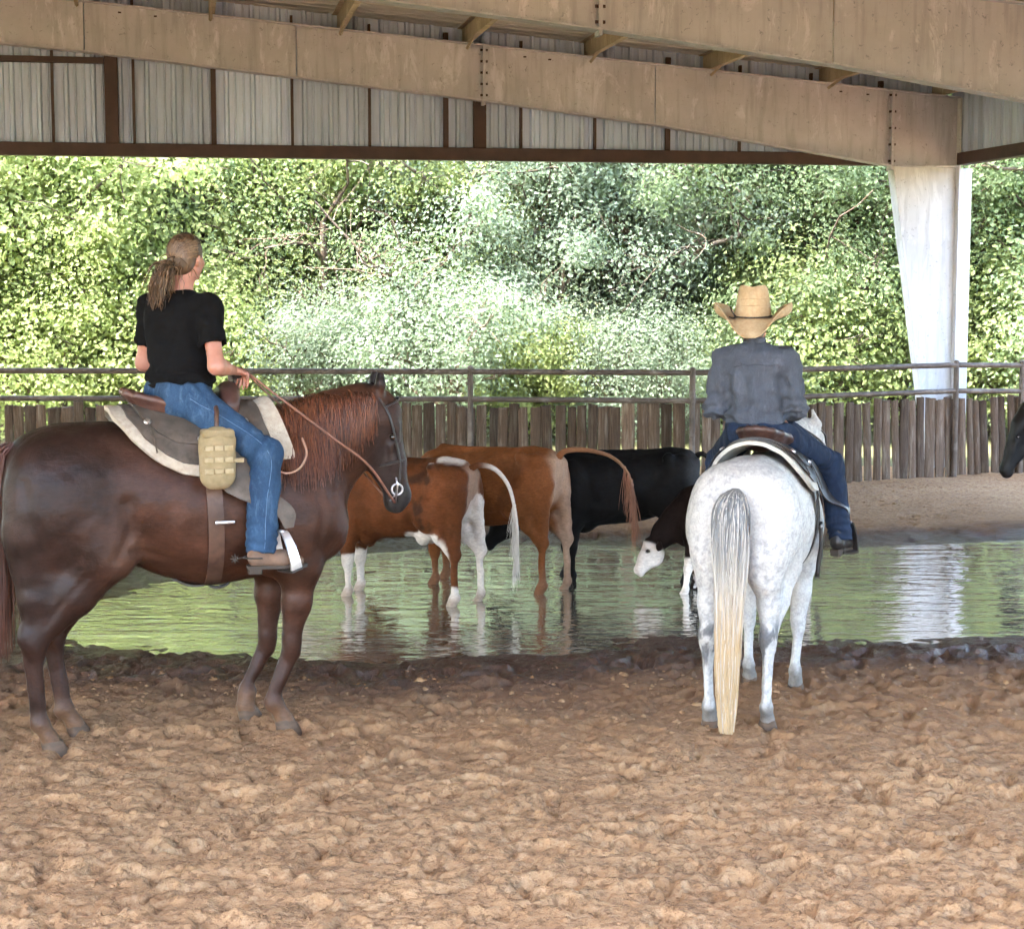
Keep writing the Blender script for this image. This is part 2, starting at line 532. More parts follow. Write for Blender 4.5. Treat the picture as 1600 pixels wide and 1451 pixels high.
for i in range(2700):
    cx, cy = rng.uniform(-4.6, 5), rng.uniform(5.8, 22) if i % 3 else rng.uniform(5.8, 11.5)
    dent(cx, cy, rng.uniform(.05, .11), rng.uniform(.045, .08), rng.uniform(0, 6.3), rng.uniform(.010, .040), rng.uniform(.002, .012))
for i in range(420):       # clear single hoof prints
    cx, cy = rng.uniform(-3.6, 4.0), 5.9 + 6 * rng.uniform(0, 1) ** 1.3
    a_ = rng.uniform(0, 6.3); dent(cx, cy, .075, .062, a_, rng.uniform(.018, .038), .004); dent(cx - .045 * math.cos(a_), cy - .045 * math.sin(a_), .035, .03, a_, -.014, 0)
for ox, oy, oa, os, fl in ((-1.82, 9.25, 20, 1.0, ((-.59, -.175), (-.43, .175), (.61, -.175), (.48, .175))), (1.37, 9.85, 72, .87, ((-.53, -.165), (-.58, .18), (.56, -.165), (.66, .165)))):
    for lx, ly in fl:
        ca, sa = math.cos(R(oa)), math.sin(R(oa)); lx *= os; ly *= os
        dent(ox + lx * ca - ly * sa, oy + lx * sa + ly * ca, .10, .085, R(oa), .004, .016)
Z *= np.where(sdp < .5, .45 + .55 * sstep(-.1, .5, sdp), 1)
Z = Z * fade
Z -= .012
Z -= .105 * sstep(.30, -.75, sdp) * fade
Z += .03 * sstep(.15, .5, sdp) * sstep(1.3, .5, sdp) * fade
Z = np.where(GY > 23, Z - .05 + .04 * fbm(GX * .4, GY * .4, 3), Z)
Z += sstep(45, 160, GY) * 6
ZGRID = Z
def ground_z(x, y):
    i = int(np.clip(np.searchsorted(xs, x), 1, len(xs) - 1)); j = int(np.clip(np.searchsorted(ys, y), 1, len(ys) - 1))
    return float(ZGRID[max(j - 2, 0):j + 2, max(i - 2, 0):i + 2].mean())
wet = np.clip(sstep(1.15, .25, sdp + .25 * fbm(GX * .8, GY * .8, 3)) + .6 * sstep(2.0, .7, sdp + .4 * fbm(GX * 1.5, GY * 2.2, 4)) * sstep(13, 11.5, GY), 0, 1) * fade
damp = np.clip(sstep(.0, .9, fbm(GX * .35 + 4, GY * .5, 3) + .15 + sstep(10.2, 8.5, GY) * -.9) * .5 + .75 * sstep(7.6, 10.6, GY + .9 * fbm(GX * .6, GY * .7 + 3, 4)) * sstep(20, 16, GY), 0, .9) * fade
nx_, ny_ = len(xs), len(ys)
V = np.stack([GX, GY, Z], -1).reshape(-1, 3)
ii = (np.arange(ny_ - 1)[:, None] * nx_ + np.arange(nx_ - 1)[None]).ravel()
Fg = np.stack([ii, ii + 1, ii + nx_ + 1, ii + nx_], 1)

t = NT('arena_sand')
v = t.coord()
n1 = t.noise(v, 1.7, 6, .6); n2 = t.noise(v, 26, 6, .7); n4 = t.noise(v, 140, 4, .7); n5 = t.noise(t.coord((1, 1.5, 1)), 17, 8, .75)
dry = t.mix(t.ramp(n1, [(.35, 0.), (.65, 1.)]), (.40, .242, .122, 1), (.325, .184, .088, 1))
dry = t.mix(t.ramp(n2, [(.50, 0.), (.58, .85)]), dry, (.185, .10, .048, 1))
dry = t.mix(t.ramp(n5, [(.50, 0.), (.60, .55)]), dry, (.47, .315, .18, 1))
dry = t.mix(t.ramp(n4, [(.55, 0.), (.75, .6)]), dry, (.11, .06, .033, 1))
dry = t.mix(t.attr('damp', 'Fac'), dry, (.225, .115, .052, 1))
wetc = t.mix(t.ramp(n2, [(.35, 0.), (.65, 1.)]), (.098, .050, .030, 1), (.046, .025, .016, 1))
wa = t.attr('wet', 'Fac')
base = t.mix(wa, dry, wetc)
base = t.mix(t.attr('turf', 'Fac'), base, t.mix(t.ramp(n2, [(.4, 0.), (.6, 1.)]), (.075, .10, .03, 1), (.16, .13, .07, 1)))
nb = t.bump(n2, 1.0, .018); nb = t.bump(n4, .8, .006, nb)
rgh = t.ramp(wa, [(0, .95), (.75, .8), (1., .36)])
GROUND_MAT = t.fin(base, rgh, nb, None, .35)
turf = (GY > 22.9) * 1. + (np.abs(GX) > 14) * 1.
me = mesh_from('ground', V, Fg, GROUND_MAT, True, {'wet': wet.ravel(), 'damp': damp.ravel(), 'turf': np.clip(turf, 0, 1).ravel()})
tag(obj('ground', me), kind='structure')

# crumbs and clods of sand thrown up by hooves
cb = []; cf = []
OV = np.array([(1, 0, 0), (-1, 0, 0), (0, 1, 0), (0, -1, 0), (0, 0, 1), (0, 0, -1)], float); OF = [(0, 2, 4), (2, 1, 4), (1, 3, 4), (3, 0, 4), (2, 0, 5), (1, 2, 5), (3, 1, 5), (0, 3, 5)]
ov = list(OV); of = []; ed = {}
def _mid(a, b):
    k = (min(a, b), max(a, b))
    if k not in ed: ed[k] = len(ov); q = ov[a] + ov[b]; ov.append(q / np.linalg.norm(q))
    return ed[k]
for a, b, c in OF:
    x_, y_, z_ = _mid(a, b), _mid(b, c), _mid(c, a); of += [(a, x_, z_), (x_, b, y_), (z_, y_, c), (x_, y_, z_)]
ov = np.array(ov); of = np.array(of)
for i in range(5600):
    if i % 4: x, y = rng.uniform(-3.0, 3.2), rng.uniform(6.0, 10.8)
    else: x, y = rng.uniform(-4.2, 4.8), rng.uniform(10.2, 22)
    if poly_sd(np.array([x]), np.array([y]), PUD)[0] < .15: continue
    s_ = rng.gamma(1.6, .0030) + .0025
    if s_ > .028: continue
    P = ov * rng.uniform(.62, 1.25, (len(ov), 1)) * (rng.uniform(.8, 1.5), 1, rng.uniform(.5, .9))
    a = rng.uniform(0, 6.3); Rz = np.array([[math.cos(a), -math.sin(a), 0], [math.sin(a), math.cos(a), 0], [0, 0, 1]])
    cf.append(of + len(cb) * len(ov)); cb.append((P * s_) @ Rz.T + (x, y, ground_z(x, y) + s_ * .15))
cf = np.concatenate(cf)
me = mesh_from('sand_clods', np.concatenate(cb), cf, GROUND_MAT, True)
nv = len(me.vertices)
zz = np.concatenate(cb)
sdv = poly_sd(zz[:, 0], zz[:, 1], PUD)
for an, av in (('wet', sstep(1.0, .2, sdv)), ('damp', np.full(nv, .25)), ('turf', np.zeros(nv))):
    me.attributes.new(an, 'FLOAT', 'POINT').data.foreach_set('value', av.astype(np.float32))
tag(obj('sand_clods', me), 'loose crumbs and clods of tan sand scattered over the arena', 'sand', kind='stuff')

# ------------------------------------------------------------------ water
t = NT('muddy_water')
h1 = t.noise(t.coord((1.0, 3.4, 1)), 1.9, 2, .5, dist=.7); h2 = t.noise(t.coord((1, 2.4, 1)), 5.2, 2, .5, dist=.5); h3 = t.noise(t.coord((1, 1.6, 1)), .5, 2, .5)
hh = t.math('ADD', t.math('MULTIPLY', h1, 1.0), t.math('MULTIPLY', h2, t.ramp(h3, [(.38, .2), (.62, .95)])))
nb = t.bump(hh, 1.0, .011)
bc = t.mix(t.ramp(t.noise(t.coord(), 1.2, 4), [(.35, 0.), (.65, 1.)]), (.42, .39, .31, 1), (.31, .275, .21, 1))
m = t.fin(bc, .045, nb, .5, .5, IOR=1.6)
t.b.inputs['Coat Weight'].default_value = 1.
t.b.inputs['Coat Roughness'].default_value = .03
t.t.links.new(nb, t.b.inputs['Coat Normal'])
pc = np.array(PUD); cen = pc.mean(0)
ex = [(x + (x - cen[0]) / (np.hypot(x - cen[0], y - cen[1])) * .5, y + (y - cen[1]) / (np.hypot(x - cen[0], y - cen[1])) * .5) for x, y in PUD]
me = mesh_from('water', [(x, y, WATER_Z) for x, y in ex], [tuple(range(len(ex)))], m, False)
tag(obj('water', me), kind='structure')

# ------------------------------------------------------------------ the open-sided steel barn
def paint_mat(name, c, dirt, stain, bump=.15):
    t = NT(name); v = t.coord(); r = t.rand(); w = t.math('MULTIPLY', r, 30)
    base = t.mix(t.ramp(t.noise(v, 1.6, 7, .65, w), [(.35, 0.), (.7, 1.)]), (*c, 1), (*dirt, 1))
    base = t.mix(t.ramp(t.noise(t.coord((1, 1, .35)), 3.2, 9, .75, w, 1.2), [(.54, 0.), (.60, .9)]), base, (*stain, 1))
    base = t.mix(t.ramp(t.noise(v, 19, 5, .7, w, .8), [(.60, 0.), (.66, .6)]), base, tuple(x * .4 for x in dirt) + (1,))
    base = t.mix(t.ramp(t.noise(t.coord((5, 5, .5)), 2.5, 5, .6, w), [(.5, 0.), (.7, .5)]), base, tuple(x * .62 for x in dirt) + (1,))
    nb = t.bump(t.noise(v, 30, 5, .6, w), bump, .004)
    return t.fin(base, .62, nb, None, .3)
M_TAN = paint_mat('tan_primer_steel', (.51, .50, .57), (.39, .38, .43), (.59, .58, .66))
M_GREYTAN = paint_mat('grey_tan_primer_steel', (.42, .425, .475), (.325, .33, .365), (.50, .505, .565))
M_WHITE_STEEL = paint_mat('white_painted_steel', (.62, .62, .63), (.53, .53, .54), (.68, .68, .69))
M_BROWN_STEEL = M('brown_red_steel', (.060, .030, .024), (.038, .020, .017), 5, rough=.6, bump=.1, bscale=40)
M_PURLIN = paint_mat('purlin_steel', (.40, .32, .24), (.28, .215, .16), (.5, .41, .31))
t = NT('galvanised_siding')
v = t.coord(); w = t.math('MULTIPLY', t.rand(), 40)
base = t.mix(t.ramp(t.noise(t.coord((6, 6, .5)), 2.2, 7, .7, w), [(.35, 0.), (.7, 1.)]), (.54, .64, .84, 1), (.39, .455, .59, 1))
base = t.mix(t.ramp(t.noise(t.coord((9, 9, .7)), 2.1, 8, .75, w, 1.), [(.62, 0.), (.70, .6)]), base, (.24, .18, .14, 1))
base = t.mix(1.0, base, t.ramp(t.rand(), [(0, .84), (1, 1.08)]), 'MULTIPLY')
M_SIDING = t.fin(base, .5, t.bump(t.noise(v, 8, 3), .1, .01), .15, .4)
M_ROOF = M('roof_sheet', (.55, .54, .53), (.44, .42, .41), 3, rough=.5, rnd=.15)

BX, BY, BA = 5.54, 22.79, R(10.2)
barn = thing('arena_barn', 'open-sided riding arena barn of tan steel frames with grey metal gable siding', 'barn', (BX, BY, -.045), BA)
SPAN, RIDGE = -30.4, -15.2
def ztop(x):
    x = x if x > RIDGE else 2 * RIDGE - x
    return 4.66 + .084 * (-x)
BOT = np.array([(-.02, 3.83), (-.88, 3.83), (-3.9, 4.29), (-6.0, 4.54), (-10.6, 5.01), (-15.2, 5.36)])
def zbot(x):
    x = x if x > RIDGE else 2 * RIDGE - x
    return float(np.interp(-x, -BOT[:, 0], BOT[:, 1]))

def half(mir, y0, tan, white):
    """one rafter and one column of a frame, mirrored about the ridge when mir"""
    f = (lambda x: 2 * RIDGE - x) if mir else (lambda x: x)
    fr = (lambda F: [q[::-1] for q in F]) if mir else (lambda F: F)
    def slab(mb, P, hw):          # P: polygon in x,z ; extruded in y
        n = len(P); V = [(f(x), y0 + s_ * hw, z) for s_ in (-1, 1) for x, z in P]
        F = [tuple(range(n)), tuple(range(n, 2 * n))[::-1]] + [((i + 1) % n, i, n + i, n + (i + 1) % n) for i in range(n)]
        mb.add(V, fr(F))
    xk = [-.90, -3.9, -6.0, -8.2, -10.6, -12.9, -15.2]
    raf = thing_part('rafter')
    for a, b in zip(xk[:-1], xk[1:]):
        mb = MB(); g = .006
        slab(mb, [(a - g, zbot(a - g)), (a - g, ztop(a)), (b + g, ztop(b)), (b + g, zbot(b + g))], .006)
        mb.build('web_plate', tan, raf, False)
    mb = MB()
    for a, b in zip(xk[:-1], xk[1:]):
        slab(mb, [(a, zbot(a) - .016), (a, zbot(a)), (b, zbot(b)), (b, zbot(b) - .016)], .10)
    mb.build('bottom_flange', tan, raf, False)
    mb = MB(); slab(mb, [(-.02, ztop(0)), (-.02, ztop(0) + .016), (RIDGE, ztop(RIDGE) + .016), (RIDGE, ztop(RIDGE))], .10)
    mb.build('top_flange', tan, raf, False)
    for x in (-.89, -6.0, -12.9):      # bolted splice plates
        mb = MB(); slab(mb, [(x - .016, zbot(x) - .06), (x - .016, ztop(x) + .02), (x + .016, ztop(x) + .02), (x + .016, zbot(x) - .06)], .085)
        sp = mb.build('splice_plate', tan, raf, False)
        mb = MB()
        for q in range(5):
            for sx in (-.03, .03):
                z = zbot(x) + .05 + q * (ztop(x) - zbot(x) - .1) / 4
                mb.box((f(x) + sx, y0 - .055, z), (.026, .026, .026))
        tag(mb.build('bolts', M_BROWN_STEEL, sp, False), kind='stuff')
    # small bolt holes along the web near the top
    for x in (-1.2, -1.55, -5.2, -5.5, -9.8, -10.2):
        MB().box((f(x), y0 - .010, ztop(x) - .07), (.035, .010, .018)).build('bolt_hole', M_BROWN_STEEL, raf, False)
    c = thing_part('column')
    mb = MB(); slab(mb, [(-.02, 3.84), (-.02, ztop(0)), (-.87, ztop(-.87)), (-.87, 3.84)], .006); mb.build('knee_plate', tan, c, False)
    mb = MB(); slab(mb, [(-.02, 3.815), (-.02, 3.835), (-.90, 3.835), (-.90, 3.815)], .09); mb.build('knee_stiffener', tan, c, False)
    mb = MB(); slab(mb, [(-.02, -.1), (-.02, 3.81), (-.86, 3.81), (-.26, -.1)], .006); mb.build('web_plate', white, c, False)
    mb = MB(); slab(mb, [(0, -.1), (0, ztop(0)), (-.02, ztop(0)), (-.02, -.1)], .105); mb.build('outer_flange', white, c, False)
    mb = MB(); slab(mb, [(-.26, -.1), (-.86, 3.81), (-.885, 3.81), (-.285, -.1)], .10); mb.build('inner_flange', white, c, False)
    mb = MB(); slab(mb, [(.005, -.1), (.005, 3.80), (.175, 3.80), (.175, -.1)], .055); mb.build('jamb_post', white, c, False, bevel=.008)

def thing_part(name):
    o = bpy.data.objects.new(name, None); o.empty_display_size = .1
    return lnk(o, barn)

NFR, BAY = 4, 6.1
for i in range(NFR):
    y0 = -.14 - BAY * i
    for mir in (False, True):
        half(mir, y0, M_TAN if i != 1 else M_GREYTAN, M_WHITE_STEEL)
YEND = -.14 - BAY * (NFR - 1) - 1.2
# purlins along the depth of the barn
k = 0
for sgn in (0, 1):
    for i in range(11):
        x = -.25 - 1.49 * i
        if x < RIDGE: continue
        xx = x if not sgn else 2 * RIDGE - x
        z = ztop(x) + .018
        mb = MB(); L = abs(YEND)
        mb.box((xx, YEND / 2 + .1, z + .10), (.012, L, .196)); mb.box((xx + .034, YEND / 2 + .1, z + .006), (.056, L, .010)); mb.box((xx - .034, YEND / 2 + .1, z + .194), (.056, L, .010))
        mb.build('purlin', M_PURLIN, barn, False)
        if not sgn and i:
            for fi in range(0, 1):
                y0 = -.14 - BAY * fi
                for sy in (-1,):
                    mb = MB(); a = Vector((xx + .01, y0 - .10, zbot(x) + .02)); b = Vector((xx + .01, y0 - .62, z + .02))
                    if fi == 0: a = Vector((xx + .01, y0 - .07, ztop(x) - .05))
                    mb.tube([a, b], .022, 4); mb.build('flange_brace', M_PURLIN, barn, False)
# roof sheets: ribbed strips running up the slope
def ribbed(x0, x1, rib, hgt, step, minor=False):
    P = [(x0, 0)]; x = x0 + step / 2
    while x < x1 - .001:
        P += [(x - rib, 0), (x - rib * .45, hgt), (x + rib * .45, hgt), (x + rib, 0)]
        if minor:
            for q_ in (1 / 3, 2 / 3):
                if x + step * q_ < x1 - .05: P += [(x + step * q_ - .016, 0), (x + step * q_ - .006, hgt * .45), (x + step * q_ + .006, hgt * .45), (x + step * q_ + .016, 0)]
        x += step
    return P + [(x1, 0)]
strip = ribbed(0, .914, .035, .032, .3048)
for sgn in (0, 1):
    e = .35
    A = (e, ztop(0) + .018 + .2 - .084 * e) if not sgn else (2 * RIDGE - e, ztop(0) + .018 + .2 - .084 * e)
    Bp = (RIDGE, ztop(RIDGE) + .218)
    n = len(strip); V = [(A[0], y, A[1] + h + .004) for y, h in strip] + [(Bp[0], y, Bp[1] + h + .004) for y, h in strip]
    F = [(i, i + 1, n + i + 1, n + i) for i in range(n - 1)]
    if sgn: F = [q[::-1] for q in F]
    me = mesh_from('roof_sheet', V, F, M_ROOF, False)
    q = 0
    while YEND + .9144 * q * .965 < .45:
        obj('roof_sheet', me, barn, (0, YEND - .2 + .9144 * q * .965, .0 if q % 2 else .004)); q += 1
# gable siding, one ribbed sheet after another
HZ0, HZ1 = 3.84, 3.99
def siding_sheet(x0, x1, z0, zf, y, name='siding_sheet', along='x'):
    P = ribbed(0, x1 - x0, .034, .055, .3048, True); n = len(P)
    V = []
    for (p, h) in P:
        V.append((x0 + p, y - h * .9, z0))
    for (p, h) in P:
        V.append((x0 + p, y - h * .9, zf(x0 + p)))
    if along == 'y': V = [(b_, a_, c_) for a_, b_, c_ in V]
    F = [(i, i + 1, n + i + 1, n + i) for i in range(n - 1)]
    return obj(name, mesh_from(name, V, F, M_SIDING, False), barn)
x = -.012; i = 0
while x > SPAN + 1:
    siding_sheet(x - .9144, x, HZ1 - .06, lambda q: ztop(q) + .226, .19 + .004 * (i % 2)); 
    MB().box((x - .9144, .125, (HZ1 + ztop(x - .9) + .15) / 2), (.032 if i % 3 else .06, .05, ztop(x - .9) + .15 - HZ1)).build('lap_shadow_strip', M_BROWN_STEEL, barn, False)  # dark strip added for the shadow line at each sheet lap
    x -= .9144; i += 1
MB().box((SPAN / 2, .06, (HZ0 + HZ1) / 2), (abs(SPAN) - .25, .15, HZ1 - HZ0)).build('header_beam', M_BROWN_STEEL, barn, False, bevel=.01)
for px_ in (-10.32, -6.01, -14.6, -19.0):
    MB().box((px_, .075, (HZ1 + ztop(px_)) / 2), (.15, .10, ztop(px_) - HZ1)).build('wind_post', M_BROWN_STEEL, barn, False, bevel=.006)
MB().box((-12.8, .07, 4.93), (4.8, .06, .07)).build('girt', M_BROWN_STEEL, barn, False)
# side wall strip along the right eave
y = .21
while y > YEND + 1:
    siding_sheet(y - .9144, y, HZ1 - .06, lambda q: ztop(0) + .19, .06, along='y'); y -= .9144
MB().box((.03, YEND / 2 - .1, (HZ0 + HZ1) / 2), (.14, abs(YEND) - .2, HZ1 - HZ0)).build('header_beam', M_BROWN_STEEL, barn, False, bevel=.01)

# ------------------------------------------------------------------ arena fence: pipe rails and posts with a rough plank skirt
M_PIPE = M('weathered_pipe', (.115, .085, .066), (.065, .047, .037), 7, rough=.55, bump=.15, bscale=50, c3=(.20, .165, .14), scale3=4)
t = NT('weathered_plank')
w = t.math('MULTIPLY', t.rand(), 60); v = t.coord((14, 14, 1.1))
g1 = t.noise(v, 2.2, 8, .7, w, .5); g2 = t.noise(t.coord(), 3, 5, .6, w)
base = t.mix(t.ramp(g1, [(.34, 0.), (.62, 1.)]), (.045, .03, .021, 1), (.175, .118, .082, 1))
base = t.mix(t.ramp(g2, [(.5, 0.), (.7, .8)]), base, (.25, .205, .16, 1))
base = t.mix(1.0, base, t.ramp(t.rand(), [(0, .42), (.35, .85), (.8, 1.05), (1, 1.75)]), 'MULTIPLY')
M_PLANK = t.fin(base, .9, t.bump(g1, .6, .012), None, .2)
fence = thing('arena_fence', 'pipe rail fence with dark weathered plank skirt in front of trees', 'fence', (0, 0, 0))
FP = [(-11.0, 19.7), (-5.82, 20.38), (-.475, 20.43), (2.02, 20.05), (5.40, 21.78), (6.25, 21.95), (10.5, 22.6)]
FPOST = [(-8.4, 20.04), (-5.95, 20.36), (-3.2, 20.40), (-.475, 20.43), (2.02, 20.05), (5.40, 21.78), (6.25, 21.95), (8.4, 22.28)]
def fence_pt(s_):
    for a, b in zip(FP[:-1], FP[1:]):
        L = math.hypot(b[0] - a[0], b[1] - a[1])
        if s_ <= L: return (a[0] + (b[0] - a[0]) * s_ / L, a[1] + (b[1] - a[1]) * s_ / L, math.atan2(b[1] - a[1], b[0] - a[0]))
        s_ -= L
    return None
for z, r_ in ((1.34, .033), (1.025, .031)):
    mb = MB(); mb.tube([(x, y, z + .008 * math.sin(i * 2.1)) for i, (x, y) in enumerate(FP)], r_, 10); mb.build('rail', M_PIPE, fence)
for (x, y) in FPOST:
    mb = MB(); mb.tube([(x, y - .005, -.2), (x, y - .005, 1.375)], .034, 10)
    mb.tube([(x, y - .005, 1.37), (x, y - .005, 1.39), (x, y - .005, 1.405)], [.037, .034, .012], 10); mb.build('post', M_PIPE, fence, autosmooth=40)
pl = []
for k in range(7):
    n_ = 7; a = np.linspace(0, np.pi, n_); P = [(-math.cos(q) * .5, -math.sin(q) * rng.uniform(.24, .34) - .02) for q in a] + [(.5, .06), (-.5, .06)]
    V = []; m_ = len(P); zs = [0, .33, .7, 1]
    for zi, z in enumerate(zs):
        wv = rng.uniform(.92, 1.06)
        for (p, q) in P:
            V.append((p * wv + rng.normal(0, .02), q * wv, z + (rng.normal(0, .006) + .02 * p * rng.normal(0, .6) if zi == 3 else 0)))
    F = [(r_ * m_ + i, r_ * m_ + (i + 1) % m_, (r_ + 1) * m_ + (i + 1) % m_, (r_ + 1) * m_ + i) for r_ in range(3) for i in range(m_)] + [tuple(range(3 * m_, 4 * m_)), tuple(range(m_))[::-1]]
    me = mesh_from('plank', V, F, M_PLANK, True); me.set_sharp_from_angle(angle=R(45)); pl.append(me)
s_ = .4
while True:
    p = fence_pt(s_)
    if p is None or p[0] > 9: break
    right = p[0] > 5.4
    w_ = rng.uniform(.075, .115) if right else rng.uniform(.095, .15)
    o = obj('plank', pl[int(rng.integers(7))], fence, (p[0] - .055 * -math.sin(p[2]), p[1] + .085 * math.cos(p[2]), -.08), (0, 0, 0), (w_, .09, 1.02 + rng.normal(0, .018) + (.05 if 1.2 < p[0] < 3 else 0)))
    o.rotation_euler = (rng.normal(0, .012), rng.normal(.0, .013) + (-.045 if right else -.03 if p[0] > 3.6 else 0), p[2] + rng.normal(0, .05))
    s_ += w_ + max(.003, rng.normal(.012, .013))

# ------------------------------------------------------------------ trees
def leaf_mat(name, c1, c2, trans=.55):
    t = NT(name); nt = t.t
    r = t.rand()
    base = t.mix(t.attr('tone', 'Fac'), (*c1, 1), (*c2, 1))
    base = t.mix(1.0, base, t.ramp(r, [(0, .85), (1, 1.15)]), 'MULTIPLY')
    t.fin(base, .75, None, None, .1)
    tr = nt.nodes.new('ShaderNodeBsdfTranslucent')
    nt.links.new(t.mix(1.0, base, (1.12, 1.2, .9, 1), 'MULTIPLY'), tr.inputs[0])
    mx = nt.nodes.new('ShaderNodeMixShader'); mx.inputs[0].default_value = trans
    nt.links.new(t.b.outputs[0], mx.inputs[1]); nt.links.new(tr.outputs[0], mx.inputs[2]); nt.links.new(mx.outputs[0], t.out.inputs[0])
    return t.m
LEAF = {'yellow': leaf_mat('yellow_green_leaf', (.225, .27, .115), (.34, .385, .185)),
        'mid': leaf_mat('mid_green_leaf', (.18, .24, .14), (.27, .335, .205)),
        'grey': leaf_mat('grey_green_leaf', (.17, .215, .165), (.25, .30, .235)),
        'dark': leaf_mat('dark_green_leaf', (.135, .185, .10), (.22, .28, .155))}
M_BARK = M('bark', (.15, .115, .085), (.07, .055, .042), 9, rough=.95, bump=.5, bscale=30, bdist=.02, c3=(.27, .235, .19), scale3=3)
M_DEADWOOD = M('dead_wood', (.14, .10, .075), (.08, .055, .04), 9, rough=.95, c3=(.24, .20, .165), scale3=4)

def make_tree(seed, H, CR, kind, leafs=16000, size=.075, low=.25, lean=.15, dead=0):
    rg = np.random.default_rng(seed)
    mb = MB(); tips = []
    def limb(p, d, L, r, lev):
        n = 5; P = [np.array(p)]; dd = np.array(d, float)
        for i in range(n):
            dd = dd + rg.normal(0, .16 + .05 * lev, 3) + (0, 0, .04 if lev < 2 else -.03)
            dd /= np.linalg.norm(dd); P.append(P[-1] + dd * L / n)
        rr = np.linspace(r, r * .45, n + 1)
        if r > .006: mb.tube(P, rr, 6 if lev < 2 else 4, cap=False)
        if lev >= 2: tips.extend(P[2:])
        if lev < 3:
            for k in range([6, 5, 4][lev]):
                q = rg.integers(1 + (lev == 0), n + 1); b = P[q]
                az = rg.uniform(0, 6.283); el = rg.uniform(-.25, .8)
                nd = np.array([math.cos(az) * math.cos(el), math.sin(az) * math.cos(el), math.sin(el)]) * .8 + dd * .45
                limb(b, nd / np.linalg.norm(nd), L * rg.uniform(.42, .7), rr[q] * .6, lev + 1)
    nst = 3 if H < 6 else 2
    for s_ in range(nst):
        a = rg.uniform(0, 6.283); limb((.25 * math.cos(a), .25 * math.sin(a), -.1), (lean * math.cos(a) * 1.6, lean * math.sin(a) * 1.6, 1), H * rg.uniform(.55, .75), .045 + H * .011, 0)
    tips = np.array(tips)
    # outer clumps fill a ragged crown
    nc = 150
    u = rg.normal(size=(nc, 3)); u /= np.linalg.norm(u, axis=1)[:, None]
    rad = CR * rg.uniform(.45, 1.08, nc)[:, None]
    cl = u * rad * (1, 1, .55 * H / CR * .9) + (0, 0, H * .55)
    cl = cl[cl[:, 2] > low]
    cen_ = np.concatenate([tips[rg.choice(len(tips), min(len(tips), 170), replace=False)], cl])
    cen_ = cen_[cen_[:, 2] > low]
    drop = rg.uniform(0, 1, len(cen_)) > .12; cen_ = cen_[drop]
    w = rg.gamma(2.0, 1.0, len(cen_)); w /= w.sum()
    ci = rg.choice(len(cen_), leafs, p=w)
    spread = rg.uniform(.14, .38, len(cen_))[ci]
    C = cen_[ci] + rg.normal(0, 1, (leafs, 3)) * spread[:, None] * (1, 1, .7)
    ok = C[:, 2] > .05; C = C[ok]; ci = ci[ok]; N = len(C)
    d = rg.normal(0, 1, (N, 3)) + (0, 0, -.35)
    oc = C - cen_[ci]; oc /= np.linalg.norm(oc, axis=1)[:, None] + 1e-6; orad = C - (0, 0, H * .45); orad /= np.linalg.norm(orad, axis=1)[:, None] + 1e-6
    nrm = rg.normal(0, .38, (N, 3)) + oc * .75 + orad * .45 + (0, 0, .45); nrm /= np.linalg.norm(nrm, axis=1)[:, None]; d -= (d * nrm).sum(1)[:, None] * nrm; d /= np.linalg.norm(d, axis=1)[:, None] + 1e-9; sd_ = np.cross(d, nrm); sd_ /= np.linalg.norm(sd_, axis=1)[:, None] + 1e-9
    up = np.cross(sd_, d)
    L = size * rg.uniform(.6, 1.5, N)[:, None]; W = L * rg.uniform(.26, .42, N)[:, None]
    V = np.stack([C, C + d * L * .5 + sd_ * W + up * L * .08, C + d * L - up * L * .1, C + d * L * .5 - sd_ * W + up * L * .08], 1).reshape(-1, 3)
    F = np.arange(N * 4).reshape(-1, 4)
    tone = np.clip(rg.uniform(.0, 1, len(cen_))[ci] * .75 + rg.normal(.12, .16, N), 0, 1)
    cm = mesh_from('crown', V, F, LEAF[kind], False, {'tone': np.repeat(tone, 4)})
    if dead:
        for k in range(dead):
            a = rg.uniform(0, 6.283); z0 = rg.uniform(.8, H * .7); p = np.array([math.cos(a) * CR * .5, math.sin(a) * CR * .5, z0]); P = [p]
            dd = np.array([math.cos(a), math.sin(a), rg.uniform(-.3, .9)])
            for i in range(9):
                dd = dd + rg.normal(0, .35, 3); dd /= np.linalg.norm(dd); P.append(P[-1] + dd * .17)
            mb.tube(P, np.linspace(rg.uniform(.01, .026), .004, 10), 4, cap=False)
    tm = mesh_from('trunk', mb.V, mb.F, M_BARK if not dead else M_DEADWOOD, True)
    return tm, cm
PROTO = {'yellow': make_tree(11, 4.6, 2.0, 'yellow', 52000, .066, .1), 'mid': make_tree(12, 6.4, 2.3, 'mid', 62000, .060), 'grey': make_tree(13, 5.8, 2.4, 'grey', 66000, .054),
         'dark': make_tree(14, 7.0, 2.3, 'dark', 52000, .058, .8, dead=26), 'bush': make_tree(15, 2.2, 1.25, 'yellow', 22000, .056, .05), 'pale': make_tree(16, 2.6, 1.4, 'grey', 24000, .050, .05),
         'tangle': make_tree(17, 5.0, 1.7, 'dark', 16000, .05, .8, dead=120), 'midbush': make_tree(18, 2.4, 1.3, 'mid', 22000, .056, .05)}
def tree(kind, x, y, s_, rz, label, cat='tree', group='trees and bushes behind the fence', name=None):
    o = thing(name or ('tree' if cat == 'tree' else 'bush'), label, cat, (x * 1.09, y + 2.4, -.06), rz, group); s_ *= 1.1
    tm, cm = PROTO[kind]
    obj('trunk', tm, o, scale=(s_,) * 3); obj('crown', cm, o, scale=(s_,) * 3)
    return o
tree('yellow', -7.3, 25.6, 1.1, .3, 'bright yellow-green tree behind the fence at the far left edge of the photo')
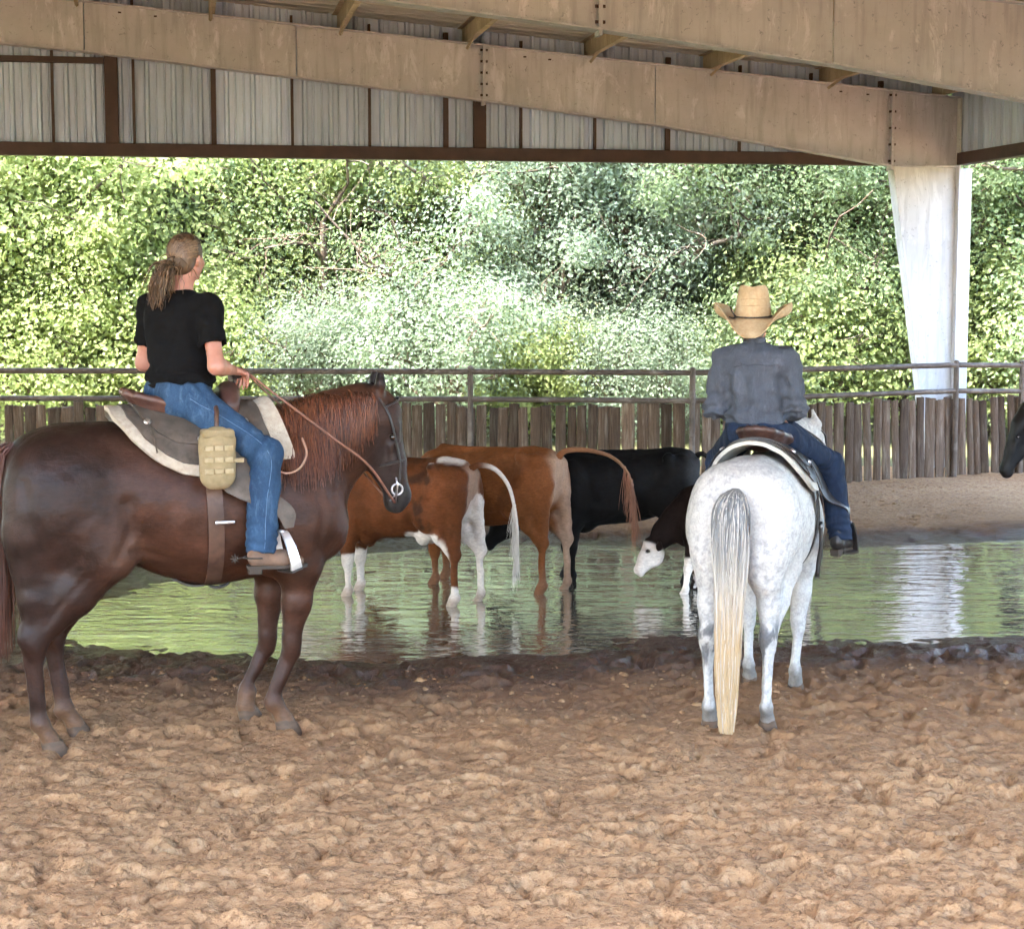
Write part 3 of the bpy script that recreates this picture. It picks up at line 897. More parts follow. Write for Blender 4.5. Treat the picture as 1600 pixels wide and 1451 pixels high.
tree('mid', -9.4, 26.2, 1.1, 1.2, 'green tree beyond the left end of the fence, outside the photo')
tree('yellow', -5.2, 26.2, 1.15, 2.0, 'bright yellow-green tree just left of the rider in the black shirt')
tree('mid', -3.9, 28.4, 1.05, 1.0, 'mid green tree rising behind the rider in black')
tree('tangle', -2.85, 26.6, 1.0, .5, 'brown tangled half-bare tree to the right of the rider in black')
tree('yellow', -1.35, 27.2, .95, 4.1, 'light green tree above the head of the brown horse')
tree('grey', .35, 25.9, 1.0, 2.2, 'large pale grey-green tree in the middle of the photo')
tree('grey', 1.9, 27.5, 1.1, 5.2, 'grey-green tree just left of the straw hat')
tree('dark', 3.3, 27.4, .95, .9, 'darker green tree with bare twigs behind the straw hat')
tree('mid', 4.55, 26.9, .95, 3.3, 'green tree just left of the white steel column')
tree('dark', 6.4, 27.3, 1.0, 4.4, 'darker tree with bare branches behind the white steel column')
tree('mid', 8.0, 26.0, 1.0, 2.4, 'green tree at the far right edge of the photo')
for kind, x, y, s_, rz, lb in (('bush', -6.4, 24.3, 1.05, .2, 'low yellow-green bush behind the planks at the left edge'), ('bush', -4.5, 24.4, 1.0, 1.7, 'low bright bush behind the saddle of the brown horse'),
        ('pale', -2.7, 24.6, .8, 2.9, 'low pale bush behind the mane of the brown horse'), ('pale', -1.1, 24.3, .95, 3.7, 'low pale bush above the brown and white calf'),
        ('bush', .25, 24.7, .75, 4.4, 'low yellow-green bush above the black cow'), ('pale', 1.7, 24.4, .75, 5.5, 'low pale green bush just left of the rider in the straw hat'),
        ('midbush', 3.35, 24.6, .8, .6, 'low green bush just right of the straw hat'), ('bush', 4.2, 25.2, 1.15, 1.3, 'bright light green bush left of the white column'),
        ('bush', 6.9, 25.3, 1.2, 2.1, 'bright yellow-green bush right of the white column'), ('midbush', 8.1, 24.3, 1.0, 2.9, 'green bush at the right edge of the photo')):
    tree(kind, x, y, s_, rz, lb, 'bush')
kk = ['mid', 'grey', 'dark', 'mid', 'yellow', 'grey', 'mid', 'dark', 'grey', 'mid', 'dark', 'mid']
for i in range(12):
    x = -12.5 + 2.25 * i + rng.normal(0, .3)
    tree(kk[i % 12], x, 31.0 + rng.uniform(-.8, 1.2), 1.25 + rng.uniform(-.1, .15), rng.uniform(0, 6.28), 'tree in the second row of the wood behind the fence', group='second row of trees')
for i in range(12):
    x = -15 + 2.75 * i + rng.normal(0, .4)
    tree(kk[(i * 5 + 3) % 12], x, 37.5 + rng.uniform(-1.5, 2.0), 1.6 + rng.uniform(-.1, .25), rng.uniform(0, 6.28), 'tree in the back row of the dense wood', group='back row of trees')

# ================================================================== ANIMALS
# ------------------------------------------------------------------ horses
TRUNK = Prof([(-.805, 1.43, 1.20, .05, 0), (-.765, 1.545, 1.04, .185, .05), (-.68, 1.625, .99, .262, .05), (-.50, 1.675, .99, .298, .02), (-.30, 1.680, .985, .295, 0), (-.05, 1.655, .875, .315, .0),
              (.20, 1.635, .80, .330, .04), (.40, 1.655, .815, .312, .12), (.58, 1.715, .84, .275, .30), (.72, 1.69, .86, .245, .30), (.84, 1.60, .91, .215, .2), (.93, 1.44, 1.02, .15, .05), (.975, 1.30, 1.14, .05, 0)])

class HeadF:
    def __init__(s, poll, ax, nrm, k=1.0):
        s.k = k
        s.o = np.array(poll, float); a = np.array(ax, float); s.a = a / np.linalg.norm(a)
        n = np.array(nrm, float); n -= (n @ s.a) * s.a; s.n = n / np.linalg.norm(n); s.y = np.cross(s.n, s.a)
    def __call__(s, d, t, y=0.): return s.o + s.a * d * s.k + s.n * t + s.y * y
    def M(s): return np.stack([s.a, s.y, s.n], 1)

def horse_field(neck, head, legs, h):
    """legs: dict of joint chains, neck: list of (x,y,z,rvert,lat factor)"""
    allp = [p for c in legs.values() for p in c] + [n[:3] for n in neck] + [head(.62, 0), head(.1, .1)]
    lo = np.min([np.array(p[:3]) for p in allp], 0) - .22; hi = np.max([np.array(p[:3]) for p in allp], 0) + .22
    lo = np.minimum(lo, (-.92, -.42, -.02)); hi = np.maximum(hi, (1.05, .42, 1.80)); lo[2] = -.06
    f = SDF(lo, hi, h)
    f.loft(TRUNK, .03)
    for s_ in (-1, 1):     # haunch and shoulder muscle
        f.ell((-.55, s_ * .175, 1.30), (.27, .15, .30), .10)
        f.ell((-.66, s_ * .15, 1.12), (.14, .125, .24), .08)
        f.ell((-.33, s_ * .185, 1.13), (.16, .115, .19), .09)
        f.ell((.70, s_ * .165, 1.22), (.17, .10, .30), .09)
        f.ell((.85, s_ * .105, 1.10), (.12, .10, .17), .07)
        f.ell((.57, s_ * .17, 1.02), (.14, .10, .15), .08)
    for nm, c in legs.items():
        hind = nm[0] == 'h'
        if hind:   # stifle, gaskin, hock, cannon, fetlock, pastern
            st, hk, fe, pa = [np.array(p, float) for p in c]; s_ = np.sign(st[1])
            hip = np.array([-.52, s_ * .16, 1.25])
            f.cap(hip, st, .20, .135, .09, ((0, 1, 0), 1.25))
            mid = st * .55 + hk * .45
            f.cap(st + (-.03, 0, -.02), mid, .15, .112, .07, ((0, 1, 0), 1.25)); f.cap(mid, hk, .105, .058, .05, ((0, 1, 0), 1.2))
            f.cap((-.67, s_ * .165, 1.10), hk + (.0, 0, .22), .135, .075, .07, ((0, 1, 0), 1.3)); f.cap(hk + (.0, 0, .22), hk + (-.03, 0, .04), .070, .032, .05, ((0, 1, 0), 1.2))          # tendon to point of hock
            f.ell(hk + (-.035, 0, .035), (.058, .042, .065), .03); f.ell(hk + (.005, 0, -.02), (.052, .047, .085), .035)
            f.cap(hk + (0, 0, -.05), fe + (0, 0, .05), .036, .031, .03); f.cap(hk + (-.045, 0, -.03), fe + (-.034, 0, .03), .021, .018, .012)
        else:      # elbow, knee, fetlock, pastern
            st, hk, fe, pa = [np.array(p, float) for p in c]; s_ = np.sign(st[1])
            f.cap((.66, s_ * .17, 1.12), st, .16, .105, .09, ((0, 1, 0), 1.2))
            mid = st * .55 + hk * .45
            f.cap(st, mid, .102, .078, .05, ((0, 1, 0), 1.12)); f.cap(mid, hk + (0, 0, .05), .076, .050, .04)
            f.ell(hk, (.050, .050, .075), .03)
            f.cap(hk + (0, 0, -.05), fe + (0, 0, .05), .034, .030, .03); f.cap(hk + (-.038, 0, -.03), fe + (-.034, 0, .03), .019, .018, .012)
        f.ell(fe, (.047, .042, .050), .025); f.ell(fe + (-.032, 0, -.008), (.025, .025, .03), .02)
        f.cap(fe, pa, .036, .044, .025)
        f.cap(pa, pa + (.015, 0, -.03), .046, .050, .02)
    for a, b in zip(neck[:-1], neck[1:]):
        fa = (a[4] + b[4]) / 2
        f.cap(a[:3], b[:3], a[3], b[3], .06, (head.y, fa))
    # head
    H = head; Mx = H.M()
    f.ell(H(.07, .0), (.115, .085, .092), .05, Mx)
    f.cap(H(.10, .015), H(.34, .018), .094, .062, .04, (H.y, 1.08)); f.cap(H(.34, .012), H(.53, .004), .064, .052, .03)
    f.ell(H(.175, -.115), (.125, .060, .105), .05, Mx)
    f.cap(H(.22, -.12), H(.50, -.045), .060, .036, .04, (H.y, 1.15))
    f.ell(H(.540, .0), (.062, .058, .062), .03, Mx); f.ell(H(.585, -.028), (.04, .05, .045), .02, Mx); f.ell(H(.555, -.065), (.045, .036, .026), .02, Mx)
    for s_ in (-1, 1):
        f.cap(H(.15, .052, s_ * .07), H(.22, .035, s_ * .078), .024, .020, .025)     # brow
        f.cap(H(.24, .0, s_ * .066), H(.38, -.01, s_ * .05), .016, .008, .02)         # cheek ridge
        f.ell(H(.20, .018, s_ * .083), (.024, .018, .017), .012, Mx, True)
        f.ell(H(.548, .022, s_ * .048), (.024, .014, .014), .01, Mx); f.ell(H(.556, .022, s_ * .058), (.017, .014, .010), .006, Mx, True)
        f.cap(H(.56, -.045, s_ * .06), H(.60, -.046, s_ * .03), .006, .006, .006, None, True)   # mouth corner
        e0, e1, e2 = H(-.005, -.005, s_ * .045), H(-.09, .02, s_ * .062), H(-.215, .055, s_ * .052)
        f.cap(e0, e1, .034, .040, .02, (H.n, 1.4)); f.cap(e1, e2, .040, .010, .012, (H.n, 1.4))
        f.cap(H(-.06, .05, s_ * .07), H(-.16, .06, s_ * .057), .018, .006, .008, (H.y, 1.2), True)
    return f

def hoof_mesh(mat, s_=1.0):
    prof = [(.0, 1.0), (.012, 1.02), (.06, .86), (.085, .74)]; n = 18; V = []; F = []
    for z, r_ in prof:
        for i in range(n):
            a = 2 * math.pi * i / n; c = math.cos(a); x = .066 * r_ * c * (1.12 if c > 0 else .82) + (.0 if z < .03 else -z * .30); V.append((x, .058 * r_ * math.sin(a), z))
    for j in range(3):
        for i in range(n): F.append((j * n + i, j * n + (i + 1) % n, (j + 1) * n + (i + 1) % n, (j + 1) * n + i))
    F += [tuple(range(n))[::-1], tuple(range(3 * n, 4 * n))]
    me = mesh_from('hoof', np.array(V) * s_, F, mat, True); me.set_sharp_from_angle(angle=R(50)); return me

def curve_strands(roots, dirs, n, L, seg, grav, wav, rg, spread=.02):
    """hair falling from root points; returns (S,seg,3)"""
    out = []
    for i in range(n):
        k = rg.integers(len(roots)); p = roots[k] + rg.normal(0, spread, 3); d = dirs[k] + rg.normal(0, .12, 3); d /= np.linalg.norm(d)
        l = L * rg.uniform(.7, 1.1) / seg; P = [p]; ph = rg.uniform(0, 6.3)
        for j in range(seg - 1):
            d = d + (0, 0, -grav) + wav * np.array([math.sin(ph + j * 1.3), math.cos(ph + j * 1.1), 0]); d /= np.linalg.norm(d)
            P.append(P[-1] + d * l)
        out.append(P)
    return np.array(out)

def coat_mat(name, attr=True, rough=.43, sheen=.0, spec=.18, var=(.82, 1.12), bump=.12):
    t = NT(name); v = t.coord()
    base = t.attr('Col')
    base = t.mix(1.0, base, t.ramp(t.noise(v, 5, 6, .6), [(.3, var[0]), (.7, var[1])]), 'MULTIPLY')
    base = t.mix(1.0, base, t.ramp(t.noise(t.coord((.45, 1, 1)), 70, 5, .75), [(.3, .74), (.7, 1.22)]), 'MULTIPLY')
    nb = t.bump(t.noise(v, 9, 6, .65), bump * 3, .014)
    nb = t.bump(t.noise(t.coord((.4, 1, 1)), 55, 5, .7), bump * 3, .006, nb)
    m = t.fin(base, rough, nb, None, spec)
    t.b.inputs['Sheen Weight'].default_value = sheen; t.b.inputs['Sheen Roughness'].default_value = .4
    return m
M_COAT = coat_mat('bay_coat'); M_COATW = coat_mat('grey_white_coat', rough=.65, sheen=.0, spec=.15, var=(.93, 1.04)); M_HIDE = coat_mat('calf_hide', rough=.7, sheen=.0, spec=.07)
M_HOOF = M('hoof_horn', (.10, .062, .038), (.060, .040, .027), 12, rough=.75, stretch=(1, 1, 4), bump=.2, c3=(.13, .080, .050), scale3=9, lo3=.45, hi3=.7)
M_EYE = M('dark_eye', (.012, .008, .006), (.02, .012, .008), 8, rough=.08, spec=.6)
def hair_mat(name, c1, c2):
    t = NT(name); base = t.mix(t.attr('hv', 'Fac'), (*c1, 1), (*c2, 1)); return t.fin(base, .48, None, None, .45)
M_MANE = hair_mat('chestnut_mane', (.028, .009, .0055), (.155, .050, .020)); M_TAILB = hair_mat('bay_tail', (.04, .011, .007), (.11, .034, .017))
def hairs(name, paths, r0, r1, mat, parent, scale=1., rg=None):
    P = np.asarray(paths) * scale; V, F = strands(P, r0, r1)
    hv = np.repeat((rg or rng).uniform(0, 1, len(P)), P.shape[1] * 3)
    return obj(name, mesh_from(name, V, F, mat, True, {'hv': hv}), parent)

def build_horse(root, s_, neck, head, legs, colfn, coat, h=.0135, fold=None):
    f = horse_field(neck, head, legs, h); V, F = f.mesh(2)
    if fold is not None: V = displace(V, F, lambda q: fold(q) + .005 * n3(q, 5, 3) + .0025 * n3(q, 13, 3))
    o = obj('body', mesh_from('body', V * s_, F, coat, True, {'Col': colfn(V)}), root)
    hm = hoof_mesh(M_HOOF, s_ * 1.08)
    for nm, c in legs.items():
        p = np.array(c[3]); obj('hoof', hm, root, tuple((p + (.028, 0, -.098)) * s_))
    for y in (-1, 1):
        mb = MB(); mb_ball(mb, head(.20, .018, y * .077) * s_, .019 * s_); mb.build('eye', M_EYE, root)
    return f

def mb_ball(mb, c, r, n=10, sc_=(1, 1, 1)):
    V = []; F = []
    for i in range(n + 1):
        th = math.pi * i / n
        for j in range(2 * n):
            ph = math.pi * j / n; V.append((c[0] + r * sc_[0] * math.sin(th) * math.cos(ph), c[1] + r * sc_[1] * math.sin(th) * math.sin(ph), c[2] + r * sc_[2] * math.cos(th)))
    m = 2 * n
    for i in range(n):
        for j in range(m): F.append((i * m + j, (i + 1) * m + j, (i + 1) * m + (j + 1) % m, i * m + (j + 1) % m))
    mb.add(V, F)

def lerpc(a, b, t): return np.asarray(a) * (1 - t[:, None]) + np.asarray(b) * t[:, None]

def folds(V):
    """soft muscle grooves and skin creases of flank, shoulder and elbow"""
    x, y, z = V.T; d = np.zeros(len(V))
    def groove(P, w, dep):
        nonlocal d
        P = np.array(P, float)
        for a, b in zip(P[:-1], P[1:]):
            ab = b - a; t = np.clip(((x - a[0]) * ab[0] + (z - a[1]) * ab[1]) / (ab @ ab), 0, 1)
            q = np.hypot(x - a[0] - t * ab[0], z - a[1] - t * ab[1]); d = np.minimum(d, -dep * np.exp(-(q / w) ** 2)) if dep > 0 else np.maximum(d, -dep * np.exp(-(q / w) ** 2))
    side = np.abs(y) > .12
    groove([(-.21, 1.28), (-.20, 1.13), (-.27, 1.0)], .035, .014)
    groove([(-.22, 1.04), (-.12, 1.015), (-.02, .985)], .02, .010)
    groove([(.52, 1.45), (.50, 1.2), (.52, .98)], .035, .012)
    groove([(.74, 1.42), (.80, 1.2), (.76, 1.0)], .03, .010)
    groove([(-.72, 1.40), (-.68, 1.15), (-.62, .95)], .03, .008)
    groove([(-.42, .92), (-.55, .78), (-.62, .68)], .02, .006)
    groove([(.86, 1.28), (.74, 1.5), (.70, 1.6)], .04, .012)
    d = d * side
    d -= .014 * np.exp(-(y / .045) ** 2) * sstep(1.5, 1.6, z) * sstep(-.78, -.6, x) * sstep(-.05, -.25, x)
    d -= .014 * np.exp(-((np.abs(y) - .165) / .03) ** 2) * sstep(-.60, -.72, x) * sstep(.92, 1.05, z) * sstep(1.48, 1.3, z)
    d -= .02 * np.exp(-(y / .035) ** 2) * sstep(-.62, -.74, x) * sstep(1.42, 1.3, z)
    return d

# ---- the brown horse
HB = (-1.82, 9.25, R(20))
brown = thing('horse', 'saddled dark brown horse with reddish mane carrying the rider in black', 'horse', (HB[0], HB[1], -.032), HB[2])
b_head = HeadF((1.165, 0, 1.745), (.225, .02, -.97), (.97, 0, .225))
b_neck = [(.66, 0, 1.33, .30, 1.55), (.84, 0, 1.50, .255, 1.75), (.99, 0, 1.615, .195, 1.8), (1.10, 0, 1.685, .13, 1.5), (1.15, 0, 1.68, .10, 1.3)]
b_legs = {'hr': [(-.32, -.19, 1.02), (-.675, -.185, .585), (-.655, -.175, .165), (-.615, -.175, .085)],
          'hl': [(-.24, .19, 1.02), (-.545, .19, .56), (-.50, .175, .150), (-.455, .175, .075)],
          'fr': [(.685, -.185, .90), (.635, -.18, .475), (.545, -.175, .175), (.585, -.175, .095)],
          'fl': [(.615, .185, .90), (.585, .18, .445), (.475, .175, .165), (.455, .175, .095)]}
def col_brown(V):
    x, y, z = V.T
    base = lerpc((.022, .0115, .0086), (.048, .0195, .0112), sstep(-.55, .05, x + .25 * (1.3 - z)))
    base = lerpc(base, (.115, .050, .030), sstep(.1, .6, np.abs(x - .1)) * 0 + .5 * sstep(1.5, 1.0, z) * sstep(-.5, 0, x) * sstep(.7, .3, x)) if False else base
    k = n3(V, 2.2, 3) * .5; k2 = n3(V + 4, (7, 7, 10), 3)
    base = base * np.clip(1 + .6 * k + .45 * k2, .5, 1.7)[:, None]
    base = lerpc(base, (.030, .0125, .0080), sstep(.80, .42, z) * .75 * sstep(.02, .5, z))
    base = lerpc(base, (.13, .070, .038), sstep(.26, .07, z) * .85)        # dusty lower legs
    face = sstep(1.02, 1.16, x) * sstep(1.72, 1.6, z)
    base = lerpc(base, (.026, .016, .0135), face)
    base = lerpc(base, (.024, .021, .020), sstep(1.32, 1.22, z) * sstep(1.15, 1.2, x))
    base = lerpc(base, (.014, .009, .008), sstep(1.80, 1.84, z) * (x > 1.08))
    base = lerpc(base, (.10, .05, .032), .5 * sstep(.12, .0, np.hypot(x + .22, z - 1.0) - .05) * (np.abs(y) > .1))
    return base
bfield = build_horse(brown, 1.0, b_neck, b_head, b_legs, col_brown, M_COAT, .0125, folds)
rg = np.random.default_rng(3)
crest = spline([(.60, 0, 1.725), (.70, 0, 1.755), (.82, 0, 1.785), (.95, 0, 1.79), (1.05, 0, 1.785), (1.10, 0, 1.775)], 60)
md = np.tile((.06, -.9, .12), (60, 1)); P = []
def neck_y(x, z):
    ix = int(round((x - bfield.lo[0]) / bfield.h)); iz = int(round((z - bfield.lo[2]) / bfield.h))
    if not (0 <= ix < bfield.v.shape[0] and 0 <= iz < bfield.v.shape[2]): return 0.
    k = np.nonzero(bfield.v[ix, :, iz] < 0)[0]
    return max(0., -float(bfield.ax[1][k[0]])) + .004 if len(k) else 0.
for i in range(1300):       # mane lying over the near side of the neck
    k = rg.integers(60); p = crest[k] + rg.normal(0, .009, 3); t_ = k / 59; L = rg.uniform(.24, .50) * (1 - .15 * t_) * (.55 + .45 * math.sin(math.pi * min(1, .15 + t_)))
    pts = [p + (0, 0, -.012)]; dx = rg.normal(.02, .10) - .12 * (1 - t_); fl = rg.uniform(0, 6.3)
    lift = rg.uniform(.002, .022)
    for j in range(1, 9):
        q = j / 8; xx, zz_ = p[0] + dx * L * q + .010 * math.sin(fl + q * 5), p[2] + .018 * math.sin(q * 3.1) - L * q ** 1.2
        pts.append((xx, -neck_y(xx, zz_ - .015) - .006 - lift * math.sin(min(1, q * 1.6) * 1.57), zz_))
    P.append(pts)
hairs('mane', P, .0048, .0014, M_MANE, brown, rg=rg)
P = []
for i in range(420):        # tail behind the haunch
    a, r_ = rg.uniform(0, 6.3), rg.uniform(0, 1) ** .5 * .05; p = np.array([-.755, 0, 1.555]) + (rg.normal(0, .02), r_ * math.cos(a), r_ * math.sin(a) * .5)
    sp = rg.normal(0, .05, 2); L = rg.uniform(.75, 1.15); pts = []
    for j in range(10):
        q = j / 9; pts.append(p + (-.055 * math.sin(min(1, q * 3) * 1.57) - .015 * q + sp[0] * q * (1 - .4 * q) * .7, sp[1] * q + .03 * q, .03 * math.sin(min(1, q * 5) * 3.1) - L * max(0, q - .04) ** 1.05))
    P.append(pts)
hairs('tail', P, .0045, .0015, M_TAILB, brown, rg=rg)
P = []
for i in range(60):
    p = b_head(.01, .03, rg.normal(0, .022)); pts = [p]
    for j in range(1, 7): pts.append(p + b_head.a * (.022 * j) + b_head.n * (.05 + .012 * math.sin(j)) + b_head.y * rg.normal(0, .006))
    P.append(pts)
hairs('forelock', P, .004, .0012, M_MANE, brown, rg=rg)

# ---- the white horse, seen from behind
WS = .87
HW = (1.37, 9.85, R(72))
white = thing('horse', 'white grey horse seen from behind with long yellowed tail carrying the rider in straw hat', 'horse', (HW[0], HW[1], -.034), HW[2])
w_head = HeadF((1.36, -.10, 1.68), (.75, -.03, -.62), (.62, 0, .75))
w_neck = [(.66, 0, 1.33, .29, 1.55), (.92, -.01, 1.50, .22, 1.75), (1.14, -.03, 1.62, .165, 1.8), (1.30, -.08, 1.65, .125, 1.5), (1.38, -.10, 1.64, .10, 1.3)]
w_legs = {'hr': [(-.33, -.19, 1.02), (-.615, -.175, .585), (-.60, -.165, .165), (-.555, -.165, .085)],
          'hl': [(-.33, .19, 1.02), (-.66, .185, .585), (-.65, .18, .165), (-.605, .18, .085)],
          'fr': [(.60, -.185, .90), (.545, -.175, .475), (.50, -.165, .165), (.535, -.165, .085)],
          'fl': [(.66, .185, .90), (.635, .175, .475), (.60, .165, .165), (.635, .165, .085)]}
def col_white(V):
    x, y, z = V.T
    c = np.tile((.46, .445, .42), (len(V), 1))
    dap = np.array([mnoise.noise(Vector(p * 30)) + .6 * mnoise.noise(Vector(p * 70)) for p in V]); patch = n3(V + 5, 2.6, 3)
    c = lerpc(c, (.25, .25, .255), np.clip(sstep(-.05, .45, dap) * sstep(-.5, .2, patch + .35 * sstep(-.1, .25, y)) * .6, 0, 1))
    cn = n3(V + 11, (16, 16, 9), 4)
    hock = sstep(.20, .08, np.abs(z - .56)) * sstep(-.30, -.45, x)
    c = lerpc(c, (.09, .09, .095), np.clip(hock * sstep(-.12, .12, cn), 0, 1) * .9)
    knee = sstep(.15, .05, np.abs(z - .47)) * sstep(.3, .45, x)
    c = lerpc(c, (.30, .29, .29), knee * sstep(-.2, .4, cn) * .6)
    c = lerpc(c, (.13, .115, .10), sstep(.24, .15, z + .05 * cn) * .85)
    c = lerpc(c, (.30, .29, .29), sstep(-.70, -.80, x) * sstep(1.5, 1.2, z) * sstep(.16, .05, np.abs(y)) * .6)
    inner = sstep(.13, .05, np.abs(y)) * sstep(1.0, .8, z) * sstep(.4, .6, z)
    return lerpc(c, (.45, .41, .39), inner * .7)
build_horse(white, WS, w_neck, w_head, w_legs, col_white, M_COATW, .0135, folds)
rg = np.random.default_rng(5)
tr = spline([(-.80, 0, 1.52), (-.885, 0, 1.47), (-.925, 0, 1.34), (-.925, 0, 1.1), (-.92, .0, .8), (-.915, .0, .4), (-.90, .0, .06)], 16)
tw = np.interp(np.linspace(0, 1, 16), [0, .06, .14, .28, .45, .62, .8, 1], [.012, .035, .072, .108, .108, .080, .064, .034])
P = []; hv = []
for i in range(1500):
    a, r_ = rg.uniform(0, 6.3), rg.uniform(.0, 1) ** .5; ph = rg.uniform(0, 6.3); sh = rg.uniform(0, 1) ** 1.3 * .24
    end = 1 - sh; tt = np.linspace(rg.uniform(0, 1) ** 1.5 * 2.4, end * 15, 16); i0 = np.clip(tt.astype(int), 0, 14); fr_ = (tt - i0)[:, None]
    base = tr[i0] * (1 - fr_) + tr[i0 + 1] * fr_; w_ = np.interp(tt, np.arange(16), tw)
    wob = .008 * np.sin(ph + np.arange(16) * .7) + .012 * np.sin(int(a * 5) * 2.1 + np.arange(16) * .5) * np.linspace(0, 1, 16)
    P.append(base + np.stack([w_ * .5 * r_ * math.sin(a), w_ * r_ * math.cos(a) + wob + .018 * (tt / 15) ** 2, 0 * w_], 1))
P = np.array(P) * WS
Vh, Fh = strands(P, .0036, .0022)
zz = Vh[:, 2] / WS; rnd = np.repeat(rg.uniform(0, 1, len(P)), 48)
cT = lerpc((.50, .36, .20), (.52, .47, .39), sstep(.55, 1.05, zz)); cT = lerpc(cT, (.23, .235, .235), sstep(.85, 1.25, zz + .35 * (rnd - .5)) * (.35 + .65 * (rnd < .75))); cT = lerpc(cT, (.55, .53, .50), (rnd > .8) * .6)
cT = lerpc(cT, (.17, .18, .185), sstep(1.15, 1.4, zz) * (rnd < .45)); cT = cT * (.78 + .3 * ((rnd * 7.3) % 1))[:, None]
t = NT('grey_tail_hair'); m = t.fin(t.attr('Col'), .5, None, None, .4)
obj('tail', mesh_from('tail', Vh, Fh, m, True, {'Col': cT}), white)
P = []
crest = spline([(.62, 0, 1.735), (.80, 0, 1.74), (1.0, -.01, 1.775), (1.2, -.03, 1.80), (1.36, -.06, 1.80)], 40)
for i in range(260):
    k = rg.integers(40); p = crest[k] + rg.normal(0, .008, 3); L = rg.uniform(.12, .26); s2 = 1
    P.append([p + (rg.normal(0, .01), s2 * (.09 * math.sin(min(1, j / 6 * 2) * 1.57) + .03 * j / 6), .02 * math.sin(j / 6 * 3.1) - L * (j / 6) ** 1.3) for j in range(7)])
hairs('mane', P, .004, .0012, hair_mat('grey_mane', (.45, .44, .42), (.68, .66, .63)), white, WS, rg)

# ---- the dark horse whose lowered head enters the frame on the right
HD = (6.20, 17.0, R(176))
dark = thing('horse', 'black horse lowering its head into the frame at the right edge by the fence', 'horse', (HD[0], HD[1], -.02), HD[2])
d_head = HeadF((1.32, 0, 1.10), (.34, .02, -.94), (.94, 0, .34))
d_neck = [(.66, 0, 1.33, .29, 1.55), (.90, 0, 1.30, .21, 1.75), (1.10, 0, 1.22, .165, 1.8), (1.25, 0, 1.14, .125, 1.5), (1.32, 0, 1.07, .10, 1.3)]
def col_dark(V):
    x, y, z = V.T; c = np.tile((.007, .006, .006), (len(V), 1))
    return lerpc(c, (.016, .013, .0125), sstep(.62, .5, z) * sstep(1.3, 1.45, x))
build_horse(dark, .98, d_neck, d_head, {k: v for k, v in w_legs.items()}, col_dark, M_COAT, .02)
crest = spline([(.62, 0, 1.735), (.85, 0, 1.56), (1.05, 0, 1.44), (1.22, 0, 1.31), (1.31, 0, 1.19)], 40); P = []
for i in range(200):
    k = rg.integers(40); p = crest[k] + rg.normal(0, .008, 3); L = rg.uniform(.12, .26)
    P.append([p + (rg.normal(0, .01), (.09 * math.sin(min(1, j / 6 * 2) * 1.57) + .03 * j / 6), .02 * math.sin(j / 6 * 3.1) - L * (j / 6) ** 1.3) for j in range(7)])
M_DARKHAIR = hair_mat('black_mane', (.01, .009, .008), (.03, .025, .022))
hairs('mane', P, .005, .0015, M_DARKHAIR, dark, .98, rg)
P = []
for i in range(160):
    a, r_ = rg.uniform(0, 6.3), rg.uniform(0, 1) ** .5 * .05; sp = rg.normal(0, .05, 2); L = rg.uniform(.75, 1.15)
    P.append([np.array([-.80, r_ * math.cos(a), 1.50]) + (-.12 * math.sin(min(1, j / 3) * 1.57) + sp[0] * j / 9, sp[1] * j / 9, -L * max(0, j / 9 - .04)) for j in range(10)])
hairs('tail', P, .006, .002, M_DARKHAIR, dark, .98, rg)

